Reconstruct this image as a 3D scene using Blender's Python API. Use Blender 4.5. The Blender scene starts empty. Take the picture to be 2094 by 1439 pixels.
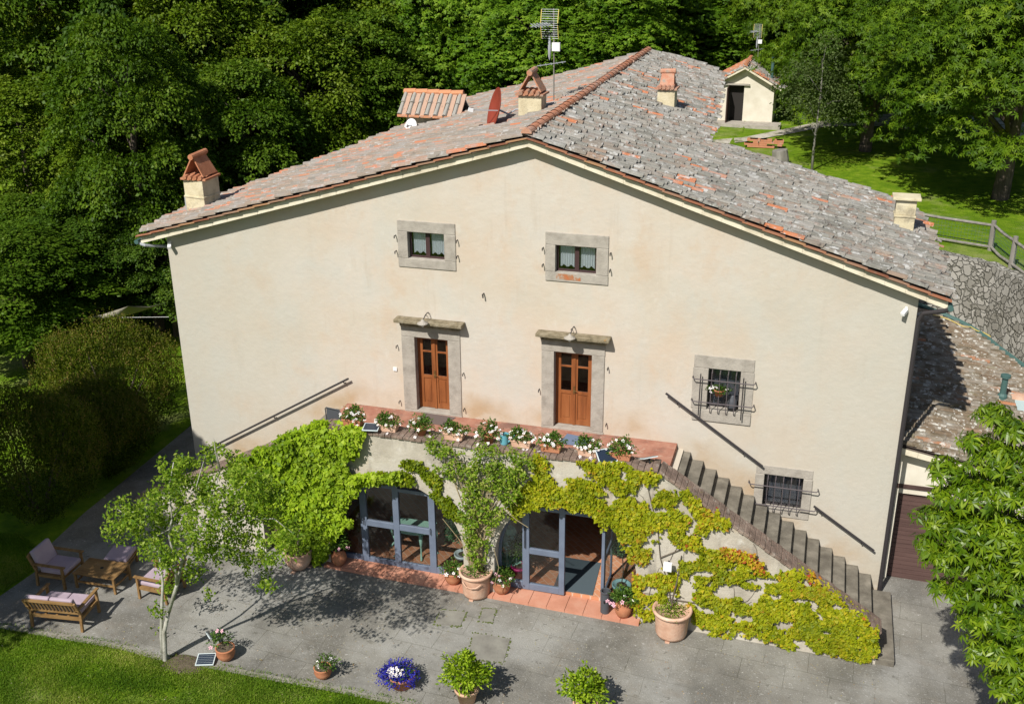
import bpy, math, random
import numpy as np
from mathutils import Vector, Matrix, noise
from mathutils.geometry import tessellate_polygon
random.seed(7); RNG = np.random.default_rng(7)
R = math.radians
scene = bpy.context.scene
# ------------------------------------------------------------------ camera
PW, PH = 2094.0, 1439.0
CF, CX, CY = 2201.687, 1050.083, 721.273
CP = Vector((15.83923, -22.81927, 14.60505))
PITCH, YAW, ROLL = R(22.26768), R(-16.36867), R(-0.41325)
_F = Vector((math.sin(YAW)*math.cos(PITCH), math.cos(YAW)*math.cos(PITCH), -math.sin(PITCH)))
_r = Vector((math.cos(YAW), -math.sin(YAW), 0)); _u = _r.cross(_F)
_R = _r*math.cos(ROLL) + _u*math.sin(ROLL); _U = -_r*math.sin(ROLL) + _u*math.cos(ROLL)
cam = bpy.data.cameras.new('camera'); camo = bpy.data.objects.new('camera', cam)
scene.collection.objects.link(camo); scene.camera = camo
camo.matrix_world = Matrix(((_R.x, _U.x, -_F.x, CP.x), (_R.y, _U.y, -_F.y, CP.y), (_R.z, _U.z, -_F.z, CP.z), (0, 0, 0, 1)))
cam.sensor_width = 36; cam.lens = 36*CF/PW
cam.shift_x = (PW/2-CX)/PW; cam.shift_y = (CY-PH/2)/PW
cam.clip_end = 2000; cam.clip_start = .1
# ------------------------------------------------------------------ light
SUN_AZ, SUN_EL = R(197.5), R(46)            # direction the light comes from (compass from +Y, clockwise), elevation
w = bpy.data.worlds.new('World'); scene.world = w; w.use_nodes = True
nt = w.node_tree; bg = nt.nodes['Background']; sky = nt.nodes.new('ShaderNodeTexSky'); sky.sky_type = 'NISHITA'
sky.sun_disc = False; sky.sun_elevation = SUN_EL; sky.sun_rotation = SUN_AZ
nt.links.new(sky.outputs[0], bg.inputs[0]); bg.inputs[1].default_value = .074
sl = bpy.data.lights.new('sun', 'SUN'); sl.energy = 5.0; sl.angle = R(.5); sl.color = (1, .955, .885)
so = bpy.data.objects.new('sun', sl); scene.collection.objects.link(so)
toward = Vector((math.sin(SUN_AZ)*math.cos(SUN_EL), math.cos(SUN_AZ)*math.cos(SUN_EL), math.sin(SUN_EL)))
so.rotation_euler = toward.to_track_quat('Z', 'Y').to_euler(); so.location = (0, -20, 40)
scene.view_settings.view_transform = 'Standard'; scene.view_settings.look = 'None'
scene.view_settings.gamma = 1; scene.view_settings.exposure = .25
scene.render.engine = 'CYCLES'
# ------------------------------------------------------------------ pixel -> plane helpers (photo pixels onto real surfaces)
def ray(u, v): return (_F*CF + _R*(u-CX) - _U*(v-CY)).normalized()
def ZP(u, v, z): d = ray(u, v); return CP + d*((z-CP.z)/d.z)
def YP(u, v, y): d = ray(u, v); return CP + d*((y-CP.y)/d.y)
def NP(u, v, n, d0): d = ray(u, v); n = Vector(n); return CP + d*((d0-n.dot(CP))/n.dot(d))
GS = .0208
def gz(x, y=0): return -GS*(x-9)
def GP(u, v, h=0): return NP(u, v, (GS, 0, 1), GS*9+h)
# ------------------------------------------------------------------ materials
MATS = {}
def mat(name, col, rough=.8, ramp=None, scale=3, detail=6, bump=0, bscale=20, spec=.3, attr=False, coord='Object', stops=None, metal=0, detail2=None, dist=0, scl=(1, 1, 1)):
    """ramp: list of colours laid over noise; attr: colours chosen per face by the 'rnd' attribute"""
    m = bpy.data.materials.new(name); m.use_nodes = True; MATS[name] = m
    n = m.node_tree; N = n.nodes; L = n.links; b = N['Principled BSDF']
    b.inputs['Roughness'].default_value = rough; b.inputs['Specular IOR Level'].default_value = spec; b.inputs['Metallic'].default_value = metal
    tc = N.new('ShaderNodeTexCoord'); mp = N.new('ShaderNodeMapping'); mp.inputs['Scale'].default_value = scl
    L.new(tc.outputs[coord], mp.inputs[0])
    b.inputs['Base Color'].default_value = (*col, 1)
    out = None
    if ramp:
        cr = N.new('ShaderNodeValToRGB'); el = cr.color_ramp.elements
        st = stops or [i/(len(ramp)-1)*.5+.25 for i in range(len(ramp))] if not attr else (stops or [i/(len(ramp)-1) for i in range(len(ramp))])
        while len(el) < len(ramp): el.new(.5)
        for i, (c, s) in enumerate(zip(ramp, st)): el[i].position = s; el[i].color = (*c, 1)
        if attr:
            a = N.new('ShaderNodeAttribute'); a.attribute_name = 'rnd'; L.new(a.outputs['Fac'], cr.inputs[0])
        else:
            t = N.new('ShaderNodeTexNoise'); t.inputs['Scale'].default_value = scale; t.inputs['Detail'].default_value = detail; t.inputs['Distortion'].default_value = dist
            t.inputs['Roughness'].default_value = .6
            L.new(mp.outputs[0], t.inputs['Vector']); L.new(t.outputs['Fac'], cr.inputs[0])
        out = cr.outputs[0]
    for d2 in (detail2 or []):      # (colour, scale, threshold lo, hi, strength)
        c2, s2, lo, hi, am = d2[:5]
        t = N.new('ShaderNodeTexNoise'); t.inputs['Scale'].default_value = s2; t.inputs['Detail'].default_value = 5; t.inputs['Roughness'].default_value = .65
        mp2 = N.new('ShaderNodeMapping'); mp2.inputs['Location'].default_value = (s2*1.7, 3.1, s2); mp2.inputs['Scale'].default_value = d2[5] if len(d2) > 5 else (1, 1, 1)
        L.new(tc.outputs[coord], mp2.inputs[0]); L.new(mp2.outputs[0], t.inputs['Vector'])
        mr = N.new('ShaderNodeMapRange'); mr.inputs[1].default_value = lo; mr.inputs[2].default_value = hi; mr.inputs[4].default_value = am
        L.new(t.outputs['Fac'], mr.inputs[0])
        mx = N.new('ShaderNodeMix'); mx.data_type = 'RGBA'; L.new(mr.outputs[0], mx.inputs[0])
        if out: L.new(out, mx.inputs[6])
        else: mx.inputs[6].default_value = (*col, 1)
        mx.inputs[7].default_value = (*c2, 1); out = mx.outputs[2]
    if out: L.new(out, b.inputs['Base Color'])
    if bump:
        t = N.new('ShaderNodeTexNoise'); t.inputs['Scale'].default_value = bscale; t.inputs['Detail'].default_value = 7; t.inputs['Roughness'].default_value = .65
        L.new(mp.outputs[0], t.inputs['Vector'])
        bp = N.new('ShaderNodeBump'); bp.inputs['Strength'].default_value = 1; bp.inputs['Distance'].default_value = bump
        L.new(t.outputs['Fac'], bp.inputs['Height']); L.new(bp.outputs[0], b.inputs['Normal'])
    return m
def leafmat(name, ramp, trans=.32, rough=.5, stops=None, spec=.14):
    m = mat(name, ramp[0], rough=rough, ramp=ramp, attr=True, spec=spec, stops=stops, detail2=[((ramp[0][0]*.6, ramp[0][1]*.7, ramp[0][2]*.6), .9, .45, .7, .55)])
    n = m.node_tree; N = n.nodes; L = n.links; b = N['Principled BSDF']; o = N['Material Output']
    src = b.inputs['Base Color'].links[0].from_socket
    t = N.new('ShaderNodeBsdfTranslucent'); g = N.new('ShaderNodeMix'); g.data_type = 'RGBA'; g.blend_type = 'MULTIPLY'; g.inputs[0].default_value = 1
    L.new(src, g.inputs[6]); g.inputs[7].default_value = (1.5, 1.5, .7, 1); L.new(g.outputs[2], t.inputs[0])
    mx = N.new('ShaderNodeMixShader'); mx.inputs[0].default_value = trans
    L.new(b.outputs[0], mx.inputs[1]); L.new(t.outputs[0], mx.inputs[2]); L.new(mx.outputs[0], o.inputs[0])
    return m
def glassmat(name, tint, refl=.5, base=.08):
    m = bpy.data.materials.new(name); m.use_nodes = True; n = m.node_tree; N = n.nodes; L = n.links; N.remove(N['Principled BSDF']); o = N['Material Output']
    t = N.new('ShaderNodeBsdfTransparent'); t.inputs[0].default_value = (*tint, 1)
    g = N.new('ShaderNodeBsdfGlossy'); g.inputs['Roughness'].default_value = .03
    f = N.new('ShaderNodeFresnel'); f.inputs[0].default_value = 1.5
    a = N.new('ShaderNodeMath'); a.operation = 'MULTIPLY_ADD'; a.inputs[1].default_value = refl; a.inputs[2].default_value = base
    L.new(f.outputs[0], a.inputs[0]); mx = N.new('ShaderNodeMixShader'); L.new(a.outputs[0], mx.inputs[0])
    L.new(t.outputs[0], mx.inputs[1]); L.new(g.outputs[0], mx.inputs[2]); L.new(mx.outputs[0], o.inputs[0]); return m
M_STUCCO = mat('stucco', (.6, .53, .43), rough=.95, ramp=[(.46, .40, .32), (.505, .45, .37), (.52, .47, .40), (.50, .47, .415)], stops=[.25, .42, .55, .72], scale=.4, detail=5, bump=.013, bscale=5,
               detail2=[((.52, .405, .30), .45, .46, .66, .55), ((.50, .355, .235), .9, .55, .72, .55, (1, 1, .7)), ((.47, .46, .41), .8, .5, .65, .6, (1, 1, .6)), ((.40, .32, .23), 1.3, .60, .82, .45, (1.6, 1, .35)), ((.36, .32, .27), 9, .64, .78, .4), ((.55, .52, .46), 3.2, .6, .72, .45, (1, 1, .7)), ((.33, .29, .25), 45, .68, .74, .5), ((.40, .33, .25), 1.6, .60, .78, .35, (3, 1, .22))])
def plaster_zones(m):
    # greyer towards both ends: part plaster tone, part lens vignette and cast painted in; ochre damp band above the terrace and the stairs
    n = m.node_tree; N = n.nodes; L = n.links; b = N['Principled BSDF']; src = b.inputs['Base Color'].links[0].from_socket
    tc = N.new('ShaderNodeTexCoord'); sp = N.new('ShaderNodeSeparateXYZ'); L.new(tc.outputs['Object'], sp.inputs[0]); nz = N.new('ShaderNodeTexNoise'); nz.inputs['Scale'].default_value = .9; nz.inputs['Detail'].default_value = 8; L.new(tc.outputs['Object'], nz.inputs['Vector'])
    def M(op, a, c=None, k=None):
        q = N.new('ShaderNodeMath'); q.operation = op; L.new(a, q.inputs[0])
        if c is not None: L.new(c, q.inputs[1])
        if k is not None: q.inputs[1].default_value = k
        return q.outputs[0]
    def MR(a, lo, hi, o0, o1): q = N.new('ShaderNodeMapRange'); L.new(a, q.inputs[0]); q.inputs[1].default_value = lo; q.inputs[2].default_value = hi; q.inputs[3].default_value = o0; q.inputs[4].default_value = o1; return q.outputs[0]
    def MX(f, a, col): q = N.new('ShaderNodeMix'); q.data_type = 'RGBA'; L.new(f, q.inputs[0]); L.new(a, q.inputs[6]); q.inputs[7].default_value = (*col, 1); return q.outputs[2]
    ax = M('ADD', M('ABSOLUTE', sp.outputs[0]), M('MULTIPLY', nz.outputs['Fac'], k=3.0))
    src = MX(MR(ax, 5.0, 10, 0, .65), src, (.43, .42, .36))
    h = M('ADD', sp.outputs[2], M('MULTIPLY', nz.outputs['Fac'], k=1.0))       # height + noise
    st = M('ADD', M('MULTIPLY', M('MAXIMUM', M('SUBTRACT', sp.outputs[0], k=4.2), k=0), k=.6), M('MULTIPLY', M('MAXIMUM', M('SUBTRACT', M('MULTIPLY', sp.outputs[0], k=-1), k=4.3), k=0), k=.62))
    damp = MR(M('ADD', h, st), 3.62, 4.15, 1, 0)
    src = MX(M('MULTIPLY', damp, MR(nz.outputs['Fac'], .35, .6, .9, .25)), src, (.40, .29, .18))
    n2 = N.new('ShaderNodeTexNoise'); n2.inputs['Scale'].default_value = 2.2; n2.inputs['Detail'].default_value = 9; L.new(tc.outputs['Object'], n2.inputs['Vector'])
    src = MX(M('MULTIPLY', MR(M('ADD', h, st), 3.3, 3.75, 1, 0), MR(n2.outputs['Fac'], .5, .6, 0, .6)), src, (.56, .54, .48))
    L.new(src, b.inputs['Base Color'])
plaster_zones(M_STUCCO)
M_STUCCO_OLD = mat('weathered_stucco', (.5, .44, .35), rough=.95, ramp=[(.24, .22, .185), (.36, .325, .265), (.45, .41, .34), (.48, .45, .39)], stops=[.25, .4, .52, .7], scale=.9, detail=9, bump=.018, bscale=7,
               detail2=[((.17, .155, .14), 1.6, .55, .75, .75, (1.4, 1, .3)), ((.5, .36, .2), 1.1, .56, .72, .5), ((.62, .6, .55), 2.7, .58, .7, .5)])
M_CORNICE = mat('cornice_plaster', (.6, .55, .42), ramp=[(.45, .39, .28), (.66, .6, .46), (.7, .66, .52)], scale=2, bump=.01)
M_TILE = mat('roof_tile', (.3, .3, .3), rough=.95, attr=True, ramp=[(.165, .16, .138), (.245, .237, .208), (.205, .175, .142), (.295, .283, .25), (.24, .185, .14), (.32, .22, .16), (.40, .165, .09), (.45, .165, .075)],
             stops=[0, .3, .45, .62, .76, .86, .93, .97], bump=.03, bscale=12,
             detail2=[((.46, .46, .44), 4.5, .56, .63, .8), ((.07, .058, .05), 6.5, .56, .66, .9), ((.31, .30, .28), 1.6, .5, .62, .5), ((.24, .13, .09), 3.1, .58, .67, .65), ((.5, .5, .49), 19, .62, .7, .7)])
M_TILE_L = mat('roof_tile_pink', (.3, .3, .3), rough=.95, attr=True, ramp=[(.2, .178, .15), (.255, .225, .185), (.25, .195, .15), (.305, .25, .195), (.32, .22, .165), (.38, .22, .145), (.42, .19, .11), (.46, .17, .085)],
             stops=[0, .28, .45, .6, .72, .84, .92, .97], bump=.03, bscale=12,
             detail2=[((.42, .41, .39), 4.5, .56, .64, .75), ((.1, .08, .065), 6.5, .61, .7, .8), ((.3, .285, .265), 1.2, .46, .6, .6), ((.48, .47, .46), 19, .62, .7, .6)])
M_TILE_OLD = mat('roof_tile_mossy', (.3, .25, .2), rough=.95, attr=True, ramp=[(.10, .08, .05), (.175, .135, .09), (.14, .10, .065), (.21, .155, .105), (.24, .145, .09), (.36, .16, .08)],
             stops=[0, .3, .5, .75, .9, 1], bump=.02, bscale=14,
             detail2=[((.55, .54, .49), 6, .55, .63, .9), ((.07, .055, .04), 6.5, .58, .7, .85), ((.3, .28, .24), 2.5, .45, .6, .6), ((.14, .12, .03), 1.4, .62, .72, .6)])
M_TERRA = mat('terracotta', (.4, .16, .08), rough=.85, ramp=[(.33, .13, .065), (.42, .17, .085), (.47, .23, .13)], scale=4, bump=.004)
M_TERRA_NEW = mat('ridge_terracotta', (.5, .2, .09), rough=.9, attr=True, ramp=[(.44, .18, .095), (.48, .22, .13), (.4, .24, .17)], bump=.01, detail2=[((.36, .33, .3), 5, .55, .68, .7)])
M_TERRA_PINK = mat('pale_terracotta', (.55, .33, .22), rough=.85, ramp=[(.42, .24, .16), (.58, .36, .25), (.66, .48, .36)], scale=3, bump=.01, detail2=[((.6, .55, .48), 5, .6, .75, .6)])
M_TERRACE = mat('terrace_brick_tiles', (.4, .17, .11), rough=.9, ramp=[(.17, .08, .058), (.29, .125, .085), (.36, .18, .125), (.34, .22, .17)], scale=2.0, detail=10, bump=.01, bscale=12, detail2=[((.13, .085, .07), 1.4, .5, .66, .7), ((.42, .3, .23), 5, .57, .68, .7)])
M_SILLTILE = mat('step_terracotta', (.5, .25, .17), rough=.8, ramp=[(.42, .18, .11), (.5, .23, .15), (.54, .29, .2)], scale=2, bump=.004)
M_STONE = mat('grey_sandstone', (.33, .3, .26), rough=.95, ramp=[(.25, .225, .19), (.35, .32, .275), (.42, .385, .33)], scale=4, detail=9, bump=.012, bscale=25, detail2=[((.16, .14, .12), 30, .62, .7, .5)])
M_COPING = mat('brick_coping', (.25, .17, .12), rough=.95, ramp=[(.09, .065, .05), (.16, .115, .09), (.23, .165, .13), (.3, .25, .2)], scale=4, detail=10, bump=.03, bscale=18, detail2=[((.42, .38, .32), 5, .56, .68, .6), ((.08, .07, .05), 7, .58, .7, .8)])
M_STEP = mat('stone_step', (.25, .23, .2), rough=.95, ramp=[(.08, .07, .055), (.155, .14, .112), (.26, .235, .19)], scale=2.5, detail=9, bump=.015, bscale=16, detail2=[((.1, .09, .07), 1.5, .55, .7, .6)])
M_WOOD = mat('varnished_wood', (.25, .08, .03), rough=.45, ramp=[(.14, .045, .015), (.25, .082, .025), (.31, .115, .04)], scale=6, scl=(1, 1, .15), bump=.002, spec=.4)
M_TEAK = mat('teak', (.3, .17, .07), rough=.6, ramp=[(.15, .08, .03), (.23, .135, .052), (.29, .18, .08)], scale=8, scl=(.3, 1, 1), bump=.002)
M_DARKWOOD = mat('dark_wood', (.06, .035, .03), rough=.6, ramp=[(.05, .03, .026), (.09, .055, .048)], scale=5)
M_WINFRAME = mat('window_frame_brown', (.055, .03, .03), rough=.5)
M_STEELBLUE = mat('grey_blue_frame', (.13, .16, .22), rough=.5, ramp=[(.11, .135, .19), (.15, .185, .25)], scale=3, spec=.5)
M_IRON = mat('wrought_iron', (.03, .026, .028), rough=.55, spec=.5)
M_IRONGREY = mat('grille_iron', (.10, .085, .09), rough=.5, spec=.5)
M_GREENPIPE = mat('green_gutter', (.06, .12, .11), rough=.5)
M_ALU = mat('pale_aluminium', (.4, .42, .44), rough=.5, metal=.3)
M_WHITE = mat('white_plastic', (.75, .75, .74), rough=.5)
M_DISHRED = mat('rust_red_dish', (.26, .045, .025), rough=.5, ramp=[(.2, .035, .02), (.3, .055, .03)], scale=3)
M_BLACK = mat('black_plastic', (.02, .02, .022), rough=.5)
M_CHARCOAL = mat('charcoal_plastic', (.07, .075, .085), rough=.5)
M_MINT = mat('mint_paint', (.35, .58, .47), rough=.5, ramp=[(.28, .5, .4), (.4, .64, .52)], scale=3)
M_CURTAIN = mat('white_curtain', (.62, .65, .67), rough=.9, bump=.01, bscale=30, scl=(6, 1, .3))
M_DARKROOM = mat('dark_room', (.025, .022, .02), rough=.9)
M_ROOMWALL = mat('room_wall', (.5, .45, .37), rough=.9)
M_MATGREY = mat('grey_mat', (.07, .095, .11), rough=.95, bump=.004, bscale=60)
M_MATBLUE = mat('blue_mat', (.13, .17, .25), rough=.95)
M_MATBROWN = mat('brown_mat', (.13, .1, .09), rough=.95)
M_CUSHION = mat('lilac_cushion', (.5, .4, .44), rough=.95, ramp=[(.33, .26, .31), (.42, .34, .39)], scale=3, bump=.006, bscale=8)
M_SOLAR = mat('solar_cell', (.02, .03, .05), rough=.25, spec=.6)
M_SOLARFRAME = mat('solar_frame', (.55, .62, .63), rough=.4)
M_SOIL = mat('soil', (.09, .07, .05), rough=1, ramp=[(.05, .035, .025), (.16, .13, .09)], scale=20, bump=.02)
M_BARK = mat('bark', (.12, .09, .07), rough=.95, ramp=[(.06, .045, .035), (.16, .13, .1)], scale=8, scl=(1, 1, .2), bump=.02)
M_PALEBARK = mat('pale_bark', (.4, .38, .34), rough=.95, ramp=[(.17, .16, .12), (.34, .33, .28), (.48, .47, .42)], scale=6, bump=.01)
M_TWIG = mat('dry_twig', (.34, .27, .15), rough=.9)
M_FENCE = mat('grey_timber', (.22, .2, .18), rough=.95, ramp=[(.13, .12, .1), (.3, .28, .25)], scale=6, scl=(1, 1, .2), bump=.01)
M_SAIL = mat('canvas', (.3, .27, .22), rough=.9)
M_TEAL = mat('teal_enamel', (.12, .35, .42), rough=.35)
M_PINKPLASTIC = mat('magenta_pot', (.45, .03, .16), rough=.4)
M_YELLOW = mat('yellow_cord', (.6, .48, .12), rough=.7)
M_PETALW = mat('white_petal', (.8, .76, .74), rough=.7)
M_PETALP = mat('pink_petal', (.75, .42, .5), rough=.7)
M_BLUEFLOWER = mat('blue_petal', (.03, .03, .45), rough=.7, attr=True, ramp=[(.008, .008, .16), (.025, .025, .38)])
M_PLASTERSHED = mat('shed_plaster', (.68, .63, .53), rough=.9, ramp=[(.55, .5, .4), (.7, .66, .56)], scale=2)
M_GLASS = glassmat('window_glass', (.93, .95, .96), .5, .03)
M_GLASSDOOR = glassmat('door_glass', (.93, .95, .95), .45, .02)
M_GLASSDARK = glassmat('dark_glass', (.35, .38, .4), .9, .08)
L_FOREST = leafmat('forest_leaf', [(.03, .065, .004), (.06, .12, .007), (.10, .175, .012), (.18, .25, .03)])
L_CHEST = leafmat('chestnut_leaf', [(.04, .10, .005), (.085, .175, .008), (.14, .25, .014), (.22, .33, .03)])
L_SWEET = leafmat('sweet_chestnut_leaf', [(.025, .06, .003), (.06, .12, .005), (.11, .19, .008), (.20, .28, .02)])
L_BRIGHT = leafmat('bright_leaf', [(.045, .10, .003), (.10, .18, .005), (.18, .27, .008), (.32, .40, .03)], trans=.3, rough=.38, spec=.3)
L_YOUNG = leafmat('young_tree_leaf', [(.06, .13, .006), (.12, .21, .010), (.21, .31, .02), (.34, .42, .07)], trans=.35)
L_IVY = leafmat('ivy_leaf', [(.08, .15, .006), (.18, .29, .010), (.28, .40, .016), (.40, .50, .05)], trans=.3)
L_CREEPER = leafmat('creeper_leaf', [(.09, .14, .005), (.20, .25, .007), (.36, .37, .012), (.46, .37, .02), (.46, .21, .03), (.34, .05, .02)], stops=[0, .3, .6, .78, .9, 1], trans=.3)
L_HEDGE = leafmat('hedge_leaf', [(.03, .055, .004), (.075, .11, .006), (.15, .17, .012), (.28, .17, .07)], stops=[0, .45, .85, 1], trans=.2)
L_ROSE = leafmat('climber_leaf', [(.07, .13, .008), (.13, .23, .012), (.21, .31, .02), (.32, .34, .08)], trans=.3)
L_POT = leafmat('pot_plant_leaf', [(.04, .09, .012), (.07, .14, .02), (.12, .2, .03)], trans=.25)
L_DARKPOT = leafmat('indoor_leaf', [(.03, .07, .03), (.05, .11, .05), (.08, .15, .07)], trans=.2)
L_BIRCH = leafmat('birch_leaf', [(.05, .075, .02), (.09, .13, .035), (.14, .18, .06)], trans=.3)
L_GRASS = leafmat('grass_blade', [(.07, .15, .008), (.12, .22, .012), (.20, .29, .025), (.34, .36, .09)], trans=.3, rough=.7, spec=.15)

def M_grass():
    m = mat('lawn_grass', (.1, .17, .02), rough=.95, spec=.1, ramp=[(.075, .145, .006), (.125, .225, .008), (.18, .275, .013), (.27, .33, .05)], stops=[.3, .45, .58, .72], scale=2.5, detail=12, bump=.05, bscale=28,
            detail2=[((.09, .17, .006), .22, .46, .6, .6), ((.30, .30, .12), .45, .55, .7, .6), ((.05, .10, .005), 22, .55, .7, .6)])
    return m
M_GRASS = M_grass()
def M_paving():
    m = mat('grey_paving', (.2, .19, .17), rough=.95, ramp=[(.12, .113, .095), (.188, .178, .153), (.238, .228, .198), (.30, .29, .258)], stops=[.28, .44, .58, .75], scale=.7, detail=12, bump=.015, bscale=35,
            detail2=[((.46, .45, .42), 9, .64, .68, .7), ((.13, .125, .11), .45, .46, .62, .7), ((.33, .325, .30), .3, .5, .62, .6), ((.11, .105, .085), 7, .6, .68, .65), ((.40, .39, .37), 24, .58, .66, .6), ((.2, .175, .14), 2.2, .56, .7, .45), ((.09, .085, .075), 33, .62, .7, .6)])
    n = m.node_tree; N = n.nodes; L = n.links; b = N['Principled BSDF']; src = b.inputs['Base Color'].links[0].from_socket
    tc = N.new('ShaderNodeTexCoord'); mp = N.new('ShaderNodeMapping'); mp.inputs['Rotation'].default_value = (0, 0, R(3)); L.new(tc.outputs['Object'], mp.inputs[0])
    nz = N.new('ShaderNodeTexNoise'); nz.inputs['Scale'].default_value = 1.5; va = N.new('ShaderNodeMix'); va.data_type = 'RGBA'; va.inputs[0].default_value = .06
    L.new(mp.outputs[0], nz.inputs['Vector']); L.new(mp.outputs[0], va.inputs[6]); L.new(nz.outputs['Color'], va.inputs[7])
    br = N.new('ShaderNodeTexBrick'); br.inputs['Scale'].default_value = 1; br.inputs['Brick Width'].default_value = .85; br.inputs['Row Height'].default_value = .62
    br.inputs['Mortar Size'].default_value = .009; br.inputs['Mortar Smooth'].default_value = .5
    br.inputs['Color1'].default_value = (.97, .97, .97, 1); br.inputs['Color2'].default_value = (1.03, 1.03, 1.02, 1); br.inputs['Mortar'].default_value = (.5, .5, .44, 1)
    L.new(va.outputs[2], br.inputs['Vector'])
    mx = N.new('ShaderNodeMix'); mx.data_type = 'RGBA'; mx.blend_type = 'MULTIPLY'
    t2 = N.new('ShaderNodeTexNoise'); t2.inputs['Scale'].default_value = .6; L.new(mp.outputs[0], t2.inputs['Vector'])
    mr = N.new('ShaderNodeMapRange'); mr.inputs[1].default_value = .35; mr.inputs[2].default_value = .6; mr.inputs[3].default_value = .0; mr.inputs[4].default_value = .8; L.new(t2.outputs['Fac'], mr.inputs[0]); L.new(mr.outputs[0], mx.inputs[0])
    L.new(src, mx.inputs[6]); L.new(br.outputs['Color'], mx.inputs[7]); L.new(mx.outputs[2], b.inputs['Base Color'])
    return m
M_PAVING = M_paving()
def M_floor():
    m = mat('herringbone_floor', (.3, .13, .07), rough=.5)
    n = m.node_tree; N = n.nodes; L = n.links; b = N['Principled BSDF']
    tc = N.new('ShaderNodeTexCoord'); mp = N.new('ShaderNodeMapping'); mp.inputs['Rotation'].default_value = (0, 0, R(45)); L.new(tc.outputs['Object'], mp.inputs[0])
    br = N.new('ShaderNodeTexBrick'); br.inputs['Scale'].default_value = 1; br.inputs['Brick Width'].default_value = .3; br.inputs['Row Height'].default_value = .15
    br.inputs['Mortar Size'].default_value = .008
    br.inputs['Color1'].default_value = (.48, .2, .1, 1); br.inputs['Color2'].default_value = (.58, .27, .15, 1); br.inputs['Mortar'].default_value = (.55, .4, .3, 1)
    L.new(mp.outputs[0], br.inputs['Vector']); L.new(br.outputs['Color'], b.inputs['Base Color']); return m
M_FLOOR = M_floor()
def M_rubble():
    m = mat('rubble_stone', (.25, .24, .22), rough=.95)
    n = m.node_tree; N = n.nodes; L = n.links; b = N['Principled BSDF']
    tc = N.new('ShaderNodeTexCoord'); nz = N.new('ShaderNodeTexNoise'); nz.inputs['Scale'].default_value = 3; va = N.new('ShaderNodeMix'); va.data_type = 'RGBA'; va.inputs[0].default_value = .3
    L.new(tc.outputs['Object'], nz.inputs['Vector']); L.new(tc.outputs['Object'], va.inputs[6]); L.new(nz.outputs['Color'], va.inputs[7])
    v = N.new('ShaderNodeTexVoronoi'); v.inputs['Scale'].default_value = 7; v.feature = 'F1'; L.new(va.outputs[2], v.inputs['Vector'])
    v2 = N.new('ShaderNodeTexVoronoi'); v2.inputs['Scale'].default_value = 7; v2.feature = 'DISTANCE_TO_EDGE'; L.new(va.outputs[2], v2.inputs['Vector'])
    cr = N.new('ShaderNodeValToRGB'); e = cr.color_ramp.elements; e[0].color = (.2, .19, .16, 1); e[1].color = (.36, .345, .305, 1)
    sp = N.new('ShaderNodeSeparateColor'); L.new(v.outputs['Color'], sp.inputs[0]); L.new(sp.outputs[0], cr.inputs[0])
    mr = N.new('ShaderNodeMapRange'); mr.inputs[2].default_value = .11; L.new(v2.outputs['Distance'], mr.inputs[0])
    mx = N.new('ShaderNodeMix'); mx.data_type = 'RGBA'; mx.inputs[6].default_value = (.13, .125, .1, 1); L.new(mr.outputs[0], mx.inputs[0]); L.new(cr.outputs[0], mx.inputs[7]); L.new(mx.outputs[2], b.inputs['Base Color'])
    bp = N.new('ShaderNodeBump'); bp.inputs['Distance'].default_value = .035; L.new(mr.outputs[0], bp.inputs['Height']); L.new(bp.outputs[0], b.inputs['Normal']); return m
M_RUBBLE = M_rubble()
M_GRAVEL = mat('pale_gravel', (.38, .34, .26), rough=1, ramp=[(.14, .16, .07), (.36, .33, .26), (.5, .47, .4)], stops=[.38, .46, .6], scale=2.5, detail=12, bump=.02, bscale=30)

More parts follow.
